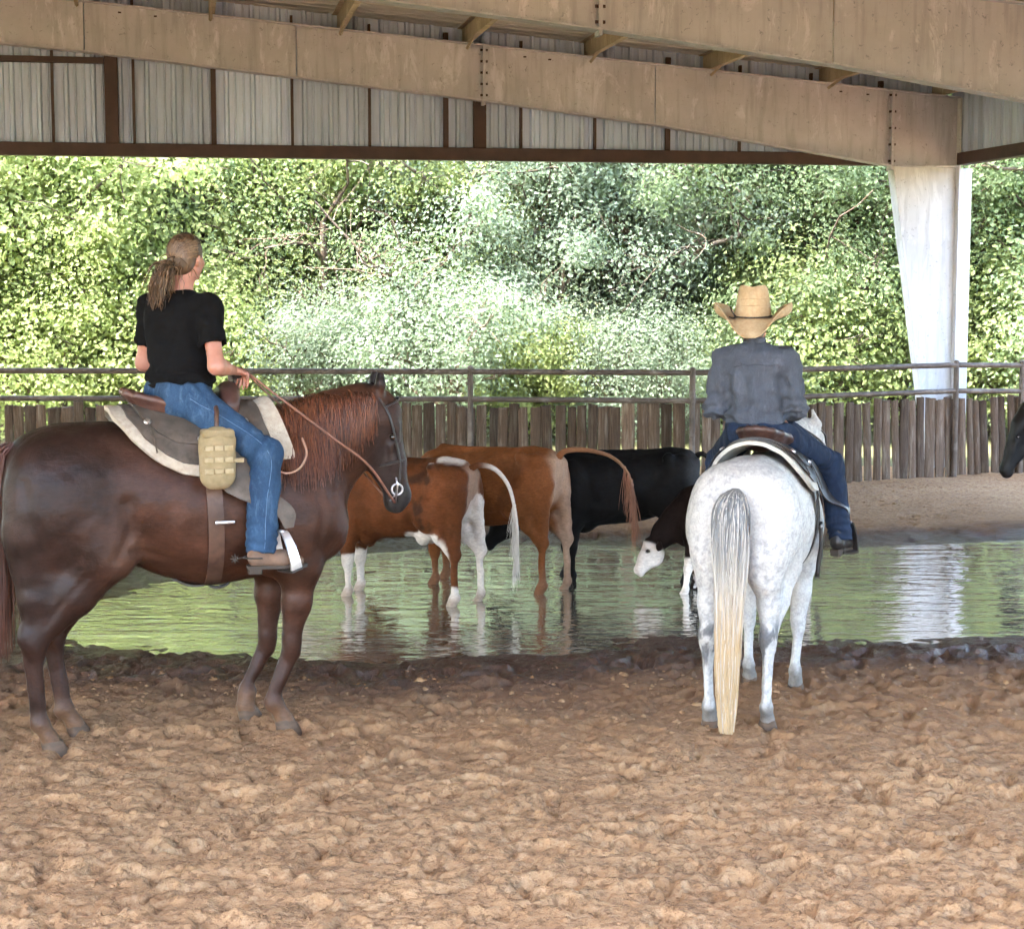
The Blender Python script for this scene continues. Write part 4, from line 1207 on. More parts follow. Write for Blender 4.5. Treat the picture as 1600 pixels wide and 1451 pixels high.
# ------------------------------------------------------------------ cattle
CTR = Prof([(-.585, .985, .86, .04, 0), (-.555, 1.03, .74, .115, .1), (-.46, 1.062, .62, .165, .18), (-.34, 1.075, .565, .185, .22), (-.18, 1.05, .515, .200, .08), (.02, 1.035, .48, .222, .0),
            (.20, 1.03, .47, .220, .05), (.36, 1.035, .46, .20, .2), (.48, 1.01, .455, .185, .2), (.57, .96, .51, .15, .1), (.64, .88, .60, .08, 0)])
def calf_field(legs, neck, head, h=.0115, fat=1.0):
    lo = np.array((-.66, -.36, -.1)); hi = np.array((.75, .36, 1.16))
    for p in [head(.40, 0), head(0, .12), head(.2, -.15)] + [n[:3] for n in neck] + [q for c in legs.values() for q in c]:
        lo = np.minimum(lo, np.array(p[:3]) - .14); hi = np.maximum(hi, np.array(p[:3]) + .14)
    f = SDF(lo, hi, h); f.loft(CTR, .03)
    for s_ in (-1, 1):
        f.ell((-.335, s_ * .165, 1.01), (.045, .040, .045), .035)             # hook bone
        f.ell((-.545, s_ * .075, .955), (.045, .035, .05), .04)           # pin bone
        f.ell((-.44, s_ * .125, .82), (.125, .085, .20), .06); f.ell((-.30, s_ * .155, .70), (.11, .07, .12), .06)
        f.ell((.40, s_ * .135, .74), (.12, .085, .22), .06); f.ell((.43, s_ * .10, .60), (.10, .09, .12), .05)
    for s_ in (-1, 1):
        f.ell((-.215, s_ * .235, .93), (.085, .055, .10), .05, None, True); f.ell((-.44, s_ * .195, .99), (.06, .045, .05), .04, None, True)
    f.cap((-.50, 0, 1.035), (.40, 0, 1.035), .018, .022, .04); f.cap((.30, 0, .48), (.58, 0, .56), .07, .06, .07)
    for nm, c in legs.items():
        st, hk, fe, pa = [np.array(p, float) for p in c]; s_ = np.sign(st[1])
        if nm[0] == 'h':
            f.cap((-.42, s_ * .125, .84), st, .13, .085, .06, ((0, 1, 0), 1.5))
            mid = st * .5 + hk * .5
            f.cap(st, mid, .082, .058, .05, ((0, 1, 0), 1.35)); f.cap(mid, hk, .056, .037, .035)
            f.cap((-.505, s_ * .12, .80), hk + (-.005, 0, .13), .075, .036, .04, ((0, 1, 0), 1.35)); f.cap(hk + (-.005, 0, .13), hk + (-.020, 0, .02), .034, .020, .03); f.ell(hk + (-.016, 0, .012), (.038, .030, .048), .02)
            f.cap(hk + (0, 0, -.02), fe, .029, .025, .02)
        else:
            f.cap((.41, s_ * .13, .70), st, .11, .075, .06, ((0, 1, 0), 1.35))
            f.cap(st, hk, .068, .038, .04); f.ell(hk, (.036, .036, .05), .02); f.cap(hk, fe, .029, .025, .02)
        f.ell(fe, (.034, .034, .034), .015); f.cap(fe, pa, .028, .032, .02); f.cap(pa, pa + (.02, 0, -.04), .033, .040, .015)
    for a, b in zip(neck[:-1], neck[1:]): f.cap(a[:3], b[:3], a[3], b[3], .05, (head.y, (a[4] + b[4]) / 2))
    H = head; Mx = H.M()
    f.ell(H(.04, .0), (.075, .078, .075), .04, Mx)
    f.cap(H(.05, .01), H(.20, .012), .080, .058, .03); f.cap(H(.20, .008), H(.31, .0), .058, .046, .03)
    f.ell(H(.12, -.075), (.095, .050, .06), .035, Mx); f.cap(H(.14, -.07), H(.31, -.035), .045, .03, .03)
    f.ell(H(.335, -.004), (.042, .054, .046), .02, Mx); f.ell(H(.345, -.045), (.04, .036, .02), .015, Mx)
    for s_ in (-1, 1):
        f.ell(H(.12, .022, s_ * .068), (.020, .014, .014), .01, Mx, True); f.ell(H(.10, .05, s_ * .062), (.03, .02, .018), .02, Mx)
        f.ell(H(.362, .016, s_ * .030), (.010, .012, .008), .005, Mx, True)
        e0, e1, e2 = H(.01, -.005, s_ * .07), H(.03, -.02, s_ * .135), H(.06, -.05, s_ * .20)
        f.cap(e0, e1, .022, .036, .02, (H.a * .4 + H.n, 2.2)); f.cap(e1, e2, .036, .012, .012, (H.a * .4 + H.n, 2.2))
    return f
C_LEGS = {'hl': [(-.30, .15, .66), (-.50, .14, .40), (-.50, .135, .10), (-.475, .135, .045)], 'hr': [(-.32, -.15, .66), (-.55, -.14, .40), (-.56, -.135, .10), (-.535, -.135, .045)],
          'fl': [(.40, .14, .52), (.40, .125, .28), (.395, .125, .09), (.415, .125, .045)], 'fr': [(.44, -.14, .52), (.455, -.125, .28), (.45, -.125, .09), (.47, -.125, .045)]}
C_NECK = [(.44, 0, .80, .19, 1.45), (.62, 0, .74, .135, 1.5), (.78, 0, .64, .10, 1.35), (.86, 0, .56, .08, 1.2)]
C_HEAD = ((.86, 0, .58), (.62, 0, -.78), (.78, 0, .62))
def cow(name, label, x, y, deg, s_, colfn, tailp, tailcol, switch, legs=C_LEGS, neck=C_NECK, head=C_HEAD, h=.0115, belly=None, cat='calf', switchmat=None):
    root = thing(name, label, cat, (x, y, WATER_Z - .045), R(deg), 'cattle standing in the puddle')
    H = HeadF(*head); f = calf_field(legs, neck, H, h)
    if belly: belly(f)
    V, F = f.mesh(1); V = displace(V, F, lambda V: .008 * n3(V, 6, 3) + .006 * n3(V, 14, 3))
    obj('body', mesh_from('body', V * s_, F, M_HIDE, True, {'Col': colfn(V)}), root)
    for sy in (-1, 1):
        mb = MB(); mb_ball(mb, H(.12, .022, sy * .060) * s_, .013 * s_, 8); mb.build('eye', M_EYE, root)
    for c in legs.values():
        p = np.array(c[3]); mb = MB()
        for sy in (-1, 1):
            mb.tube([p + (.035, sy * .018, -.085), p + (.03, sy * .018, -.06), p + (.012, sy * .016, -.025)], [.027, .028, .022], 8)
        mb.V = [tuple(np.array(v) * s_) for v in mb.V]; mb.build('hoof', M_HOOF, root)
    T = spline(tailp, 22); rr = np.interp(np.linspace(0, 1, 22), [0, .12, .5, 1], [.030, .021, .013, .008])
    Vt, Ft = tube_geo(T, rr, 8); tt = np.repeat(np.linspace(0, 1, 22), 8)
    obj('tail', mesh_from('tail', Vt * s_, Ft, M_HIDE, True, {'Col': tailcol(tt)}), root)
    rg = np.random.default_rng(int(abs(x * 100)) + 3); P = []
    d = T[-1] - T[-4]; d /= np.linalg.norm(d)
    for i in range(130):
        k = rg.integers(13, 22); p = T[k] + rg.normal(0, .006, 3); dd = d * .6 + (0, 0, -.6) + rg.normal(0, .10, 3); dd /= np.linalg.norm(dd); l = switch * rg.uniform(.6, 1.1) / 6; pts = [p]
        for j in range(6): dd = dd + (0, 0, -.16) + rg.normal(0, .05, 3); dd /= np.linalg.norm(dd); pts.append(pts[-1] + dd * l)
        P.append(pts)
    hairs('tail_switch', P, .0032, .001, switchmat, root, s_, rg)
    return root

def patches(V, sc_, seed): return n3(V + seed, sc_, 3)
RB = (.092, .030, .011); WH = (.52, .46, .41)
def col_c1(V):
    x, y, z = V.T; k = patches(V, 3.5, 3.); e = patches(V, 11, 8.) * .35 + patches(V, 5, 1.) * .5
    c = np.tile(RB, (len(V), 1)) * (1 + .55 * k)[:, None]
    c = lerpc(c, (.030, .014, .009), np.clip(sstep(.0, .35, patches(V, 5, 9.)) * sstep(-.50, -.35, x) * sstep(.0, -.15, x), 0, 1) * .85)
    near = y > 0.02; sharp = lambda v_: sstep(-.012, .012, v_)
    w = sharp(.535 + .10 * e - z) * sharp(x + .40) * sharp(-.06 + .1 * e - x) * (z > .42)                 # udder and flank
    w = np.maximum(w, sharp(.34 + .10 * e - z) * (x > .2)); w = np.maximum(w, sharp(.58 + .10 * e - z) * sharp(x - .47))
    hind = x < -.34
    w = np.maximum(w, hind * near * sharp(.17 + .06 * e - z)); w = np.maximum(w, hind * near * sharp(.045 - np.hypot((x + .42 + .05 * e) * .8, (z - .40) * .42)))
    w = np.maximum(w, hind * ~near * sharp(.80 + .12 * e - z) * sharp(-.42 + .05 * e - x)); w = np.maximum(w, hind * ~near * sharp(.48 + .1 * e - z))
    w = np.maximum(w, sharp(z - 1.045 + .03 * e) * sharp(-.32 - x + .05 * e) * sharp(x + .52)); w = np.maximum(w, sharp(x - .66 + .1 * e)); w = np.maximum(w, sharp(.045 - np.hypot(x - .22, z - 1.02)))
    c = lerpc(c, WH, np.clip(w, 0, 1)); rear = sstep(-.50, -.56, x) * sstep(.10, .06, np.abs(y)) * sstep(.55, .7, z)
    c = lerpc(c, (.34, .22, .16), rear * .6)
    return lerpc(c, (.25, .17, .12), sstep(.16, .06, z) * .7)
def col_c2(V):
    x, y, z = V.T; k = patches(V, 4, 5.)
    c = np.tile((.135, .046, .0155), (len(V), 1)) * (1 + .35 * k)[:, None]
    back = sstep(-.47, -.56, x + .02 * k) * sstep(.15, .09, np.abs(y))
    c = lerpc(c, (.33, .215, .15), back * .8)
    c = lerpc(c, (.24, .16, .11), sstep(.50, .30, z + .05 * k) * (y < 0) * sstep(-.3, -.4, x) * .85)
    c = lerpc(c, (.28, .19, .14), sstep(.02, -.02, y + .10) * sstep(-.36, -.50, x) * sstep(.85, .75, z) * .7)
    return lerpc(c, (.14, .08, .05), sstep(.3, .1, z) * .5)
def col_blk(V):
    x, y, z = V.T; k = patches(V, 4, 7.)
    c = np.tile((.007, .0065, .0065), (len(V), 1)) * (1 + .5 * k)[:, None]
    return lerpc(c, (.05, .048, .05), sstep(-.44, -.54, x) * .6)
def col_c4(V):
    x, y, z = V.T; k = patches(V, 5, 2.)
    c = np.tile((.010, .0055, .0045), (len(V), 1)) * (1 + .4 * k)[:, None]
    H = HeadF(*C4_HEAD); q = V - H.o; a = q @ H.a; n = q @ H.n; yy = q @ H.y
    face = sstep(.015, .05, a + .03 * k) * (np.abs(yy) < .10)
    face = face * (1 - sstep(.024, .014, np.hypot(a - .11, (n - .03) * 1.1)) * (np.abs(yy) > .045))
    c = lerpc(c, (.54, .48, .44), face)
    c = lerpc(c, (.45, .25, .21), sstep(.345, .365, a) * face)
    c = lerpc(c, (.74, .66, .60), sstep(.42, .36, z + .1 * k) * (y > .02) * (x < .62) * (x > .2)); c = lerpc(c, (.70, .62, .56), sstep(.5, .45, z) * (x < .2) * .7)
    return c
C4_HEAD = ((.80, .03, .485), (.48, .34, -.80), (.80, .12, .55), .86)
whitehair = hair_mat('white_tail_switch', (.42, .37, .32), (.56, .52, .47)); redhair = hair_mat('red_tail_switch', (.16, .055, .025), (.34, .14, .07)); blackhair = M_DARKHAIR
def udder(f):
    for s_ in (-1, 1): f.cap((-.20, s_ * .05, .50), (-.34, s_ * .06, .56), .055, .045, .05)
cow('calf', 'red-brown and white patched calf with raised white tail nearest the brown horse', -.82, 13.42, 152, 1.05, col_c1,
    [(-.55, 0, 1.00), (-.61, -.03, 1.03), (-.71, -.08, 1.0), (-.79, -.13, .88), (-.83, -.15, .70), (-.85, -.15, .52), (-.84, -.14, .42)],
    lambda t_: lerpc(RB, WH, sstep(.16, .34, t_)), .28, switchmat=whitehair, belly=udder)
cow('calf', 'plain orange-brown calf with its tail swung out towards the black cow', -.17, 13.95, 151, 1.08, col_c2,
    [(-.55, 0, 1.00), (-.60, -.03, 1.055), (-.72, -.14, 1.055), (-.85, -.27, 1.00), (-.93, -.36, .88), (-.955, -.40, .72), (-.96, -.41, .60)],
    lambda t_: lerpc((.15, .054, .02), (.25, .14, .085), np.clip(t_ * 1.2, 0, 1)), .30, switchmat=redhair)
cow('cow', 'solid black cow standing behind the orange-brown calf', .90, 14.30, 176, 1.03, col_blk,
    [(-.55, 0, 1.00), (-.60, .0, 1.03), (-.66, .0, .98), (-.69, .0, .85), (-.69, .01, .65), (-.68, .01, .5), (-.67, .01, .42)],
    lambda t_: np.tile((.008, .007, .007), (len(t_), 1)), .30, switchmat=blackhair, cat='cow', h=.014)
cow('calf', 'dark calf with white face lowering its head beside the white horse', 1.79, 13.62, 170, .86, col_c4,
    [(-.55, 0, 1.00), (-.61, .0, 1.0), (-.66, .0, .90), (-.67, .0, .75), (-.67, .01, .6), (-.66, .01, .5), (-.65, .01, .42)],
    lambda t_: np.tile((.02, .01, .008), (len(t_), 1)), .25, switchmat=blackhair, head=C4_HEAD, legs=dict(C_LEGS, fl=[(.44, .14, .52), (.50, .125, .28), (.515, .125, .09), (.535, .125, .045)]), neck=[(.44, 0, .78, .19, 1.45), (.60, 0, .70, .135, 1.5), (.73, .02, .57, .10, 1.35), (.80, .03, .465, .08, 1.2)], h=.010)

# ================================================================== TACK
def leather(name, c1, c2, rough=.5): return M(name, c1, c2, 14, rough=rough, bump=.25, bscale=120, bdist=.002, c3=tuple(x * 1.5 for x in c1), scale3=5, spec=.4)
L_BROWN = leather('brown_leather', (.075, .040, .026), (.045, .024, .017)); L_SEAT = leather('red_brown_leather', (.085, .040, .030), (.055, .026, .020), .38)
L_GREY = leather('worn_grey_leather', (.082, .066, .052), (.050, .039, .030), .7); L_BLACK = leather('black_leather', (.016, .013, .012), (.028, .023, .020), .45); L_DKBROWN = leather('dark_brown_leather', (.045, .022, .017), (.03, .016, .013), .42)
M_FLEECE = M('cream_fleece', (.48, .42, .33), (.37, .31, .24), 30, rough=.95, bump=.9, bscale=160, bdist=.008)
M_PADW = M('white_felt_pad', (.50, .48, .43), (.41, .385, .34), 22, rough=.95, bump=.6, bscale=140, bdist=.006)
M_ALU = M('brushed_aluminium', (.78, .78, .80), (.66, .66, .68), 30, rough=.32, metal=.85, spec=.5, bump=.06)
M_STEEL = M('bit_steel', (.6, .6, .62), (.45, .45, .47), 20, rough=.28, metal=.9)
M_KHAKI = M('khaki_webbing', (.26, .20, .11), (.20, .155, .08), 26, rough=.9, bump=.35, bscale=260, bdist=.002); M_KHAKI2 = M('khaki_strap', (.34, .275, .165), (.27, .215, .12), 40, rough=.9, bump=.3, bscale=300, bdist=.002)
M_REIN = M('pale_red_leather', (.25, .125, .088), (.18, .085, .06), 20, rough=.6, bump=.2)

def drape(x0f, x1f, ph0, ph1, off, m=34, n=26, wob=0., seed=0):
    ph = np.linspace(ph0, ph1, m); G = np.zeros((m, n, 3))
    for i, p in enumerate(ph):
        x = np.linspace(x0f(abs(p)), x1f(abs(p)), n)
        for j, xx in enumerate(x):
            G[i, j] = TRUNK.pt(float(xx), float(p), off + wob * mnoise.noise(Vector((xx * 7, p * 4, seed))))
    return G
def ip(xs_, ys_): return lambda p: float(np.interp(p, xs_, ys_))

def make_saddle(frame, s_, lab_s, lab_p, skirt, seatm, padm, cinchm, stirm, stir_at, tap=False):
    loc, rz = (frame[0], frame[1], 0), frame[2]
    pad = thing('saddle_pad', lab_p, 'saddle pad', loc, rz)
    G = drape(ip([0, .5, .85, 1.05, 1.16, 1.22], [-.285, -.262, -.185, -.105, -.03, .06]), ip([0, .7, 1.22], [.545, .60, .655]), -1.22, 1.22, .030, wob=.006)
    sheet('fleece', G * s_, .024 * s_, padm, pad)
    sad = thing('saddle', lab_s, 'saddle', loc, rz)
    G = drape(ip([0, .5, .85, 1.02, 1.10], [-.215, -.195, -.12, -.03, .06]), ip([0, .7, 1.1], [.47, .50, .54]), -1.10, 1.10, .052, wob=.004, seed=3)
    sheet('skirt', G * s_, .010 * s_, skirt, sad)
    G = drape(ip([0, .45, .75, .86], [-.165, -.14, -.06, .03]), ip([0, .7, .9], [.44, .44, .44]), -.86, .86, .066, wob=.004, seed=5)
    sheet('jockey', G * s_, .009 * s_, skirt, sad)
    f = SDF((-.26, -.26, 1.58), (.50, .26, 1.94), .0085)
    f.ell((.09, 0, 1.705), (.25, .16, .045), .03); f.cap((.02, 0, 1.70), (.24, 0, 1.715), .075, .07, .03, ((0, 1, 0), .6))
    arc = [(-.130 - .055 * math.cos(a) * 1.0 + .26 * abs(math.sin(a)) ** 3, .185 * math.sin(a), 1.685 + .105 * math.cos(a) ** 1.0) for a in np.linspace(-1.45, 1.45, 11)]
    for a, b in zip(arc[:-1], arc[1:]): f.cap(a, b, .020, .020, .02)
    for a, b in zip(arc[:-1], arc[1:]): f.cap((a[0] + .03, a[1] * .9, a[2] - .03), (b[0] + .03, b[1] * .9, b[2] - .03), .016, .016, .03)
    fk = [(.355 - .02 * abs(math.sin(a)), .125 * math.sin(a), 1.70 + .075 * math.cos(a)) for a in np.linspace(-1.8, 1.8, 11)]
    for a, b in zip(fk[:-1], fk[1:]): f.cap(a, b, .045, .045, .03)
    f.cap((.35, 0, 1.70), (.36, 0, 1.78), .07, .045, .04)
    V, F = f.mesh(1); obj('seat', mesh_from('seat', V * s_, F, seatm, True), sad)
    mb = MB(); mb.tube([np.array(p) + (-.006, 0, .012) for p in arc], .0075, 8); mb.V = [tuple(np.array(v) * s_) for v in mb.V]; mb.build('cantle_binding', L_BROWN if seatm is not L_DKBROWN else L_GREY, sad)
    f = SDF((.30, -.08, 1.72), (.50, .08, 1.92), .006); f.cap((.365, 0, 1.77), (.405, 0, 1.845), .024, .017, .02); f.ell((.415, 0, 1.862), (.046, .042, .016), .012)
    V, F = f.mesh(1); obj('horn', mesh_from('horn', V * s_, F, L_BLACK, True), sad)
    for sy in (-1, 1):      # silver conchos with hanging strings
        for xx, ph in ((-.10, .62), (.40, .62), (.16, .80)):
            P = TRUNK.pt(xx, sy * ph, .074); Q = TRUNK.pt(xx, sy * ph, .084)
            mb = MB(); mb.tube([P * s_, Q * s_], [.020 * s_, .015 * s_], 12); mb.build('concho', M_STEEL, sad, autosmooth=40)
            mb = MB(); R0 = TRUNK.pt(xx, sy * (ph + .02), .080); R1 = TRUNK.pt(xx + .02, sy * (ph + .22), .072); R2 = TRUNK.pt(xx + .03, sy * (ph + .42), .068)
            mb.tube([p * s_ for p in spline([R0, R1, R2], 8)], .0045 * s_, 5); mb.build('saddle_string', skirt, sad)
    # cinches round the belly
    for x, w_, d0, dx in ((.215, .040, .012, .03), (.46, .045, .010, -.01)):
        ph = np.linspace(1.0, 2 * math.pi - 1.0, 46); G = np.zeros((46, 4, 3))
        for i, p in enumerate(ph):
            hang = max(0, -math.cos(p)) ** 2 * (.02 if x < .3 else 0)
            for j in range(4):
                G[i, j] = TRUNK.pt(x + dx * math.cos(p) * -.6 + w_ * (j / 3 * 2 - 1), p, d0 + hang + (.025 if abs(math.cos(p)) > .2 and math.cos(p) > 0 else .0))
        sheet('cinch', G * s_, .008 * s_, cinchm, sad)
    mb = MB(); P = TRUNK.pt(.26, -1.75, .035); mb.box(tuple(P * s_), (.10 * s_, .012 * s_, .016 * s_)); mb.build('buckle', M_STEEL, sad, bevel=.003)
    for sy, st in ((-1, stir_at), (1, (stir_at[0], -stir_at[1], stir_at[2]))):
        st = np.array(st, float)
        top = TRUNK.pt(.27, sy * .80, .08); midp = TRUNK.pt(.34, sy * 1.35, .075)
        P = spline([top, midp, (st[0] - .03, st[1] - sy * .01, st[2] + .30), (st[0], st[1], st[2] + .21)], 14)
        G = np.zeros((14, 5, 3)); wd = np.interp(np.linspace(0, 1, 14), [0, .35, .7, 1], [.07, .105, .05, .022])
        for i in range(14):
            for j in range(5): G[i, j] = P[i] + np.array([1, 0, .15]) * wd[i] * (j / 2 - 1) + (0, sy * .004 * (1 - (j / 2 - 1) ** 2), 0)
        sheet('fender', G * s_, .009 * s_, skirt if not tap else L_BLACK, sad)
        # stirrup: two flat arms, roller and tread
        so = bpy.data.objects.new('stirrup', None); lnk(so, sad)
        mb = MB(); hw = .062
        up = np.array([-.24, 0, 1.]); up /= np.linalg.norm(up)
        if tap: axis = np.array([.75, sy * .65, 0.])
        else: axis = np.array([.42, sy * .9, 0.])
        axis /= np.linalg.norm(axis); wide = np.cross(up, axis)
        def arm(P, w0, w1, th=.010):
            P = np.array(P); Gq = np.zeros((len(P), 4, 3)); ww = np.linspace(w0, w1, len(P))
            for i in range(len(P)):
                for j in range(4): Gq[i, j] = P[i] + wide * ww[i] * (j / 1.5 - 1)
            return Gq, th
        o_ = st
        for e in (-1, 1):
            pts = spline([o_ + up * .20 + axis * e * .028, o_ + up * .185 + axis * e * .040, o_ + up * .12 + axis * e * .058, o_ + up * .05 + axis * e * hw, o_ + up * .0 + axis * e * (hw - .006)], 10)
            Gq, th = arm(pts, .016, .036); sheet('stirrup_arm', Gq * s_, th * s_, stirm, so)
        Gq, th = arm([o_ + axis * (-hw), o_ + axis * (-hw / 2) + up * -.004, o_ + up * -.004, o_ + axis * hw / 2 + up * -.004, o_ + axis * hw], .036, .036); sheet('tread', Gq * s_, .014 * s_, stirm if tap else L_BLACK, so)
        mb.tube([(o_ + up * .20 + axis * -.034) * s_, (o_ + up * .20 + axis * .034) * s_], .009 * s_, 8); mb.build('roller', M_STEEL, so)
    return sad

make_saddle(HB, 1.0, 'brown western saddle with horn under the rider in black', 'cream fleece saddle pad on the brown horse', L_GREY, L_SEAT, M_FLEECE, L_BROWN, M_ALU, (.575, -.425, .895))
make_saddle(HW, WS, 'dark brown saddle under the rider in the straw hat', 'white saddle pad on the white horse', L_BLACK, L_DKBROWN, M_PADW, L_BLACK, L_BLACK, (.50, -.50, .945), True)

# front edge band seen on the near shoulder and the thin loose cord hanging below it
cord = thing('lead_cord', 'thin pale cord looped beside the knee of the rider in black', 'cord', (HB[0], HB[1], 0), HB[2])
mb = MB(); mb.tube(spline([(.50, -.345, 1.42), (.58, -.335, 1.375), (.66, -.32, 1.40), (.70, -.30, 1.47), (.68, -.28, 1.55)], 20), .006, 6); mb.build('cord', M('cord_rope', (.36, .22, .15), (.28, .16, .11), 40, rough=.8), cord)
strap = thing('flank_strap', 'black strap hanging below the belly of the brown horse', 'strap', (HB[0], HB[1], 0), HB[2])
mb = MB(); G = np.array([[(x, -.06 + w_, z) for w_ in (-.025, 0, .025)] for x, z in spline([(-.02, .875, 0), (.06, .805, 0), (.15, .775, 0), (.24, .79, 0)], 12)[:, :2]])
sheet('strap', G, .010, L_BLACK, strap)
mb = MB(); mb.tube(spline([(.22, -.10, .775), (.26, -.11, .765), (.30, -.11, .775), (.325, -.11, .79)], 8), [.012, .016, .018, .018, .018, .016, .014, .010], 8, flat=.5); mb.build('strap_end', L_BLACK, strap)

# khaki pouch behind the woman's thigh
po = np.array([.215, -.415, 1.335])
pouch = thing('saddle_bag', 'khaki webbing pouch hanging behind the leg of the rider in black', 'bag', (HB[0], HB[1], 0), HB[2])
f = SDF(po - (.13, .09, .03), po + (.13, .09, .33), .0075)
f.cap(po + (-.035, 0, .045), po + (-.04, .0, .225), .055, .055, .03, ((0, 1, 0), 1.5)); f.cap(po + (.035, 0, .045), po + (.04, 0, .225), .055, .055, .03, ((0, 1, 0), 1.5)); f.cap(po + (0, 0, .05), po + (0, 0, .23), .06, .06, .03, ((0, 1, 0), 1.35))
V, F = f.mesh(1); V = displace(V, F, lambda V: .004 * n3(V, 16, 2)); obj('pouch', mesh_from('pouch', V, F, M_KHAKI, True), pouch)
for r_ in range(3):
    for c in range(3):
        mb = MB(); mb.box(tuple(po + (-.05 + .05 * c, -.047, .075 + .058 * r_)), (.044, .012, .026)); mb.build('webbing_loop', M_KHAKI2, pouch, bevel=.003)
mb = MB(); mb.box(tuple(po + (0, -.004, .262)), (.165, .085, .045)); mb.build('flap', M_KHAKI, pouch, bevel=.014)
mb = MB(); mb.box(tuple(po + (.105, -.02, .125)), (.05, .012, .022)); mb.build('side_strap', M_KHAKI2, pouch, bevel=.003)
mb = MB(); mb.tube([po + (0, .02, .27), po + (.02, .10, .36), po + (.03, .22, .42)], .012, 6, flat=.4); mb.build('hanger', L_BROWN, pouch)

# bridle and reins on the brown horse
H = b_head
bridle = thing('bridle', 'dark leather bridle with steel bit on the brown horse', 'bridle', (HB[0], HB[1], 0), HB[2])
mb = MB()
for sy in (-1, 1):
    mb.tube(spline([H(-.035, -.02, sy * .03), H(-.01, -.02, sy * .075), H(.10, .01, sy * .100), H(.24, .02, sy * .088), H(.38, .02, sy * .069), H(.49, -.01, sy * .064)], 24), .0095, 6, flat=.55)
mb.build('headstall', L_BLACK, bridle)
mb = MB(); mb.tube(spline([H(.06, .0, -.10), H(.05, .075, -.07), H(.045, .105, 0), H(.05, .075, .07), H(.06, 0, .10)], 20), .009, 6, flat=.6); mb.build('browband', L_BLACK, bridle)
mb = MB(); pts = [H(.37, .085 * math.cos(a) - .015, .074 * math.sin(a)) for a in np.linspace(0, 2 * math.pi, 28)]; mb.tube(pts, .010, 6, flat=.6, cap=False); mb.build('noseband', L_BLACK, bridle)
for sy in (-1, 1):
    mb = MB(); pts = [H(.515 + .030 * math.cos(a), -.028 + .030 * math.sin(a), sy * .070) for a in np.linspace(0, 2 * math.pi, 20)]; mb.tube(pts, .0055, 6, cap=False)
    mb.tube([H(.45, -.02, sy * .07), H(.49, -.02, sy * .072), H(.58, -.055, sy * .074)], .006, 6); mb.build('bit', M_STEEL, bridle)
mb = MB(); mb.tube(spline([H(.545, -.05, -.07), H(.575, -.075, -.03), H(.575, -.08, .03), H(.545, -.05, .07)], 14), .004, 5); mb.build('curb_chain', M_STEEL, bridle)
reins = thing('reins', 'pale red leather reins from the bit up to the hand of the rider in black', 'reins', (HB[0], HB[1], 0), HB[2])
HANDR = np.array([.415, -.055, 1.895])
for sy in (-1, 1):
    a = H(.58, -.06, sy * .076)
    P = spline([a, (1.06, sy * .19, 1.385), (.86, sy * .215, 1.54), (.63, sy * .15, 1.725), HANDR + (0, .0, .01)], 26)
    mb = MB(); mb.tube(P, .0095, 6, flat=.55); mb.build('rein', M_REIN, reins)

# cinch and headstall of the white horse (mostly hidden)
H2 = w_head
br2 = thing('bridle', 'bridle on the white horse hidden in front of the rider in the straw hat', 'bridle', (HW[0], HW[1], 0), HW[2])
mb = MB()
for sy in (-1, 1):
    mb.tube([p * WS for p in spline([H2(-.035, -.02, sy * .03), H2(-.01, -.02, sy * .075), H2(.10, .01, sy * .100), H2(.24, .02, sy * .088), H2(.49, -.01, sy * .064)], 24)], .008, 6, flat=.55)
mb.build('headstall', L_BLACK, br2)
for sy in (-1, 1):
    mb = MB(); mb.tube([p * WS for p in spline([H2(.50, -.02, sy * .07), (1.3, sy * .22, 1.55), (.95, sy * .2, 1.66), (.46, sy * .05, 1.83)], 20)], .008, 6, flat=.55); mb.build('rein', L_BLACK, br2)
tie = thing('cinch_strap', 'loose black strap end hanging from the girth of the white horse', 'strap', (HW[0], HW[1], 0), HW[2])
mb = MB(); mb.tube([p * WS for p in spline([(.30, -.345, 1.16), (.29, -.355, 1.02), (.285, -.34, .90), (.28, -.335, .80)], 12)], .012, 6, flat=.4); mb.build('strap', L_BLACK, tie)

# ================================================================== RIDERS
SKIN = NT('skin'); v = SKIN.coord(); cs_ = SKIN.mix(SKIN.ramp(SKIN.noise(v, 12, 4), [(.35, 0.), (.65, 1.)]), (.40, .195, .14, 1), (.33, .15, .108, 1))
M_SKIN = SKIN.fin(cs_, .5, SKIN.bump(SKIN.noise(v, 160, 3), .1, .002), None, .4); SKIN.b.inputs['Subsurface Weight'].default_value = .12; SKIN.b.inputs['Subsurface Radius'].default_value = (.01, .004, .002)
M_BLACKTEE = M('black_cotton', (.0042, .0042, .0045), (.006, .006, .0065), 8, rough=.95, bump=.35, bscale=22, bdist=.008, spec=.1)
def denim(name, c1, c2, c3):
    t = NT(name); v = t.coord()
    b = t.mix(t.ramp(t.noise(t.coord((1, 1, .5)), 7, 6, .65), [(.35, 0.), (.65, 1.)]), (*c1, 1), (*c2, 1))
    b = t.mix(t.ramp(t.noise(t.coord((1.5, 1.5, .5)), 16, 6, .7, dist=.6), [(.52, 0.), (.72, .6)]), b, (*c3, 1))
    b = t.mix(1.0, b, t.ramp(t.noise(v, 260, 2, .6), [(.35, .8), (.65, 1.18)]), 'MULTIPLY')
    nb = t.bump(t.noise(t.coord((1, 1, .6)), 14, 4, .6, dist=.5), .35, .012); nb = t.bump(t.noise(v, 300, 2), .25, .0015, nb)
    return t.fin(b, .85, nb, None, .2)
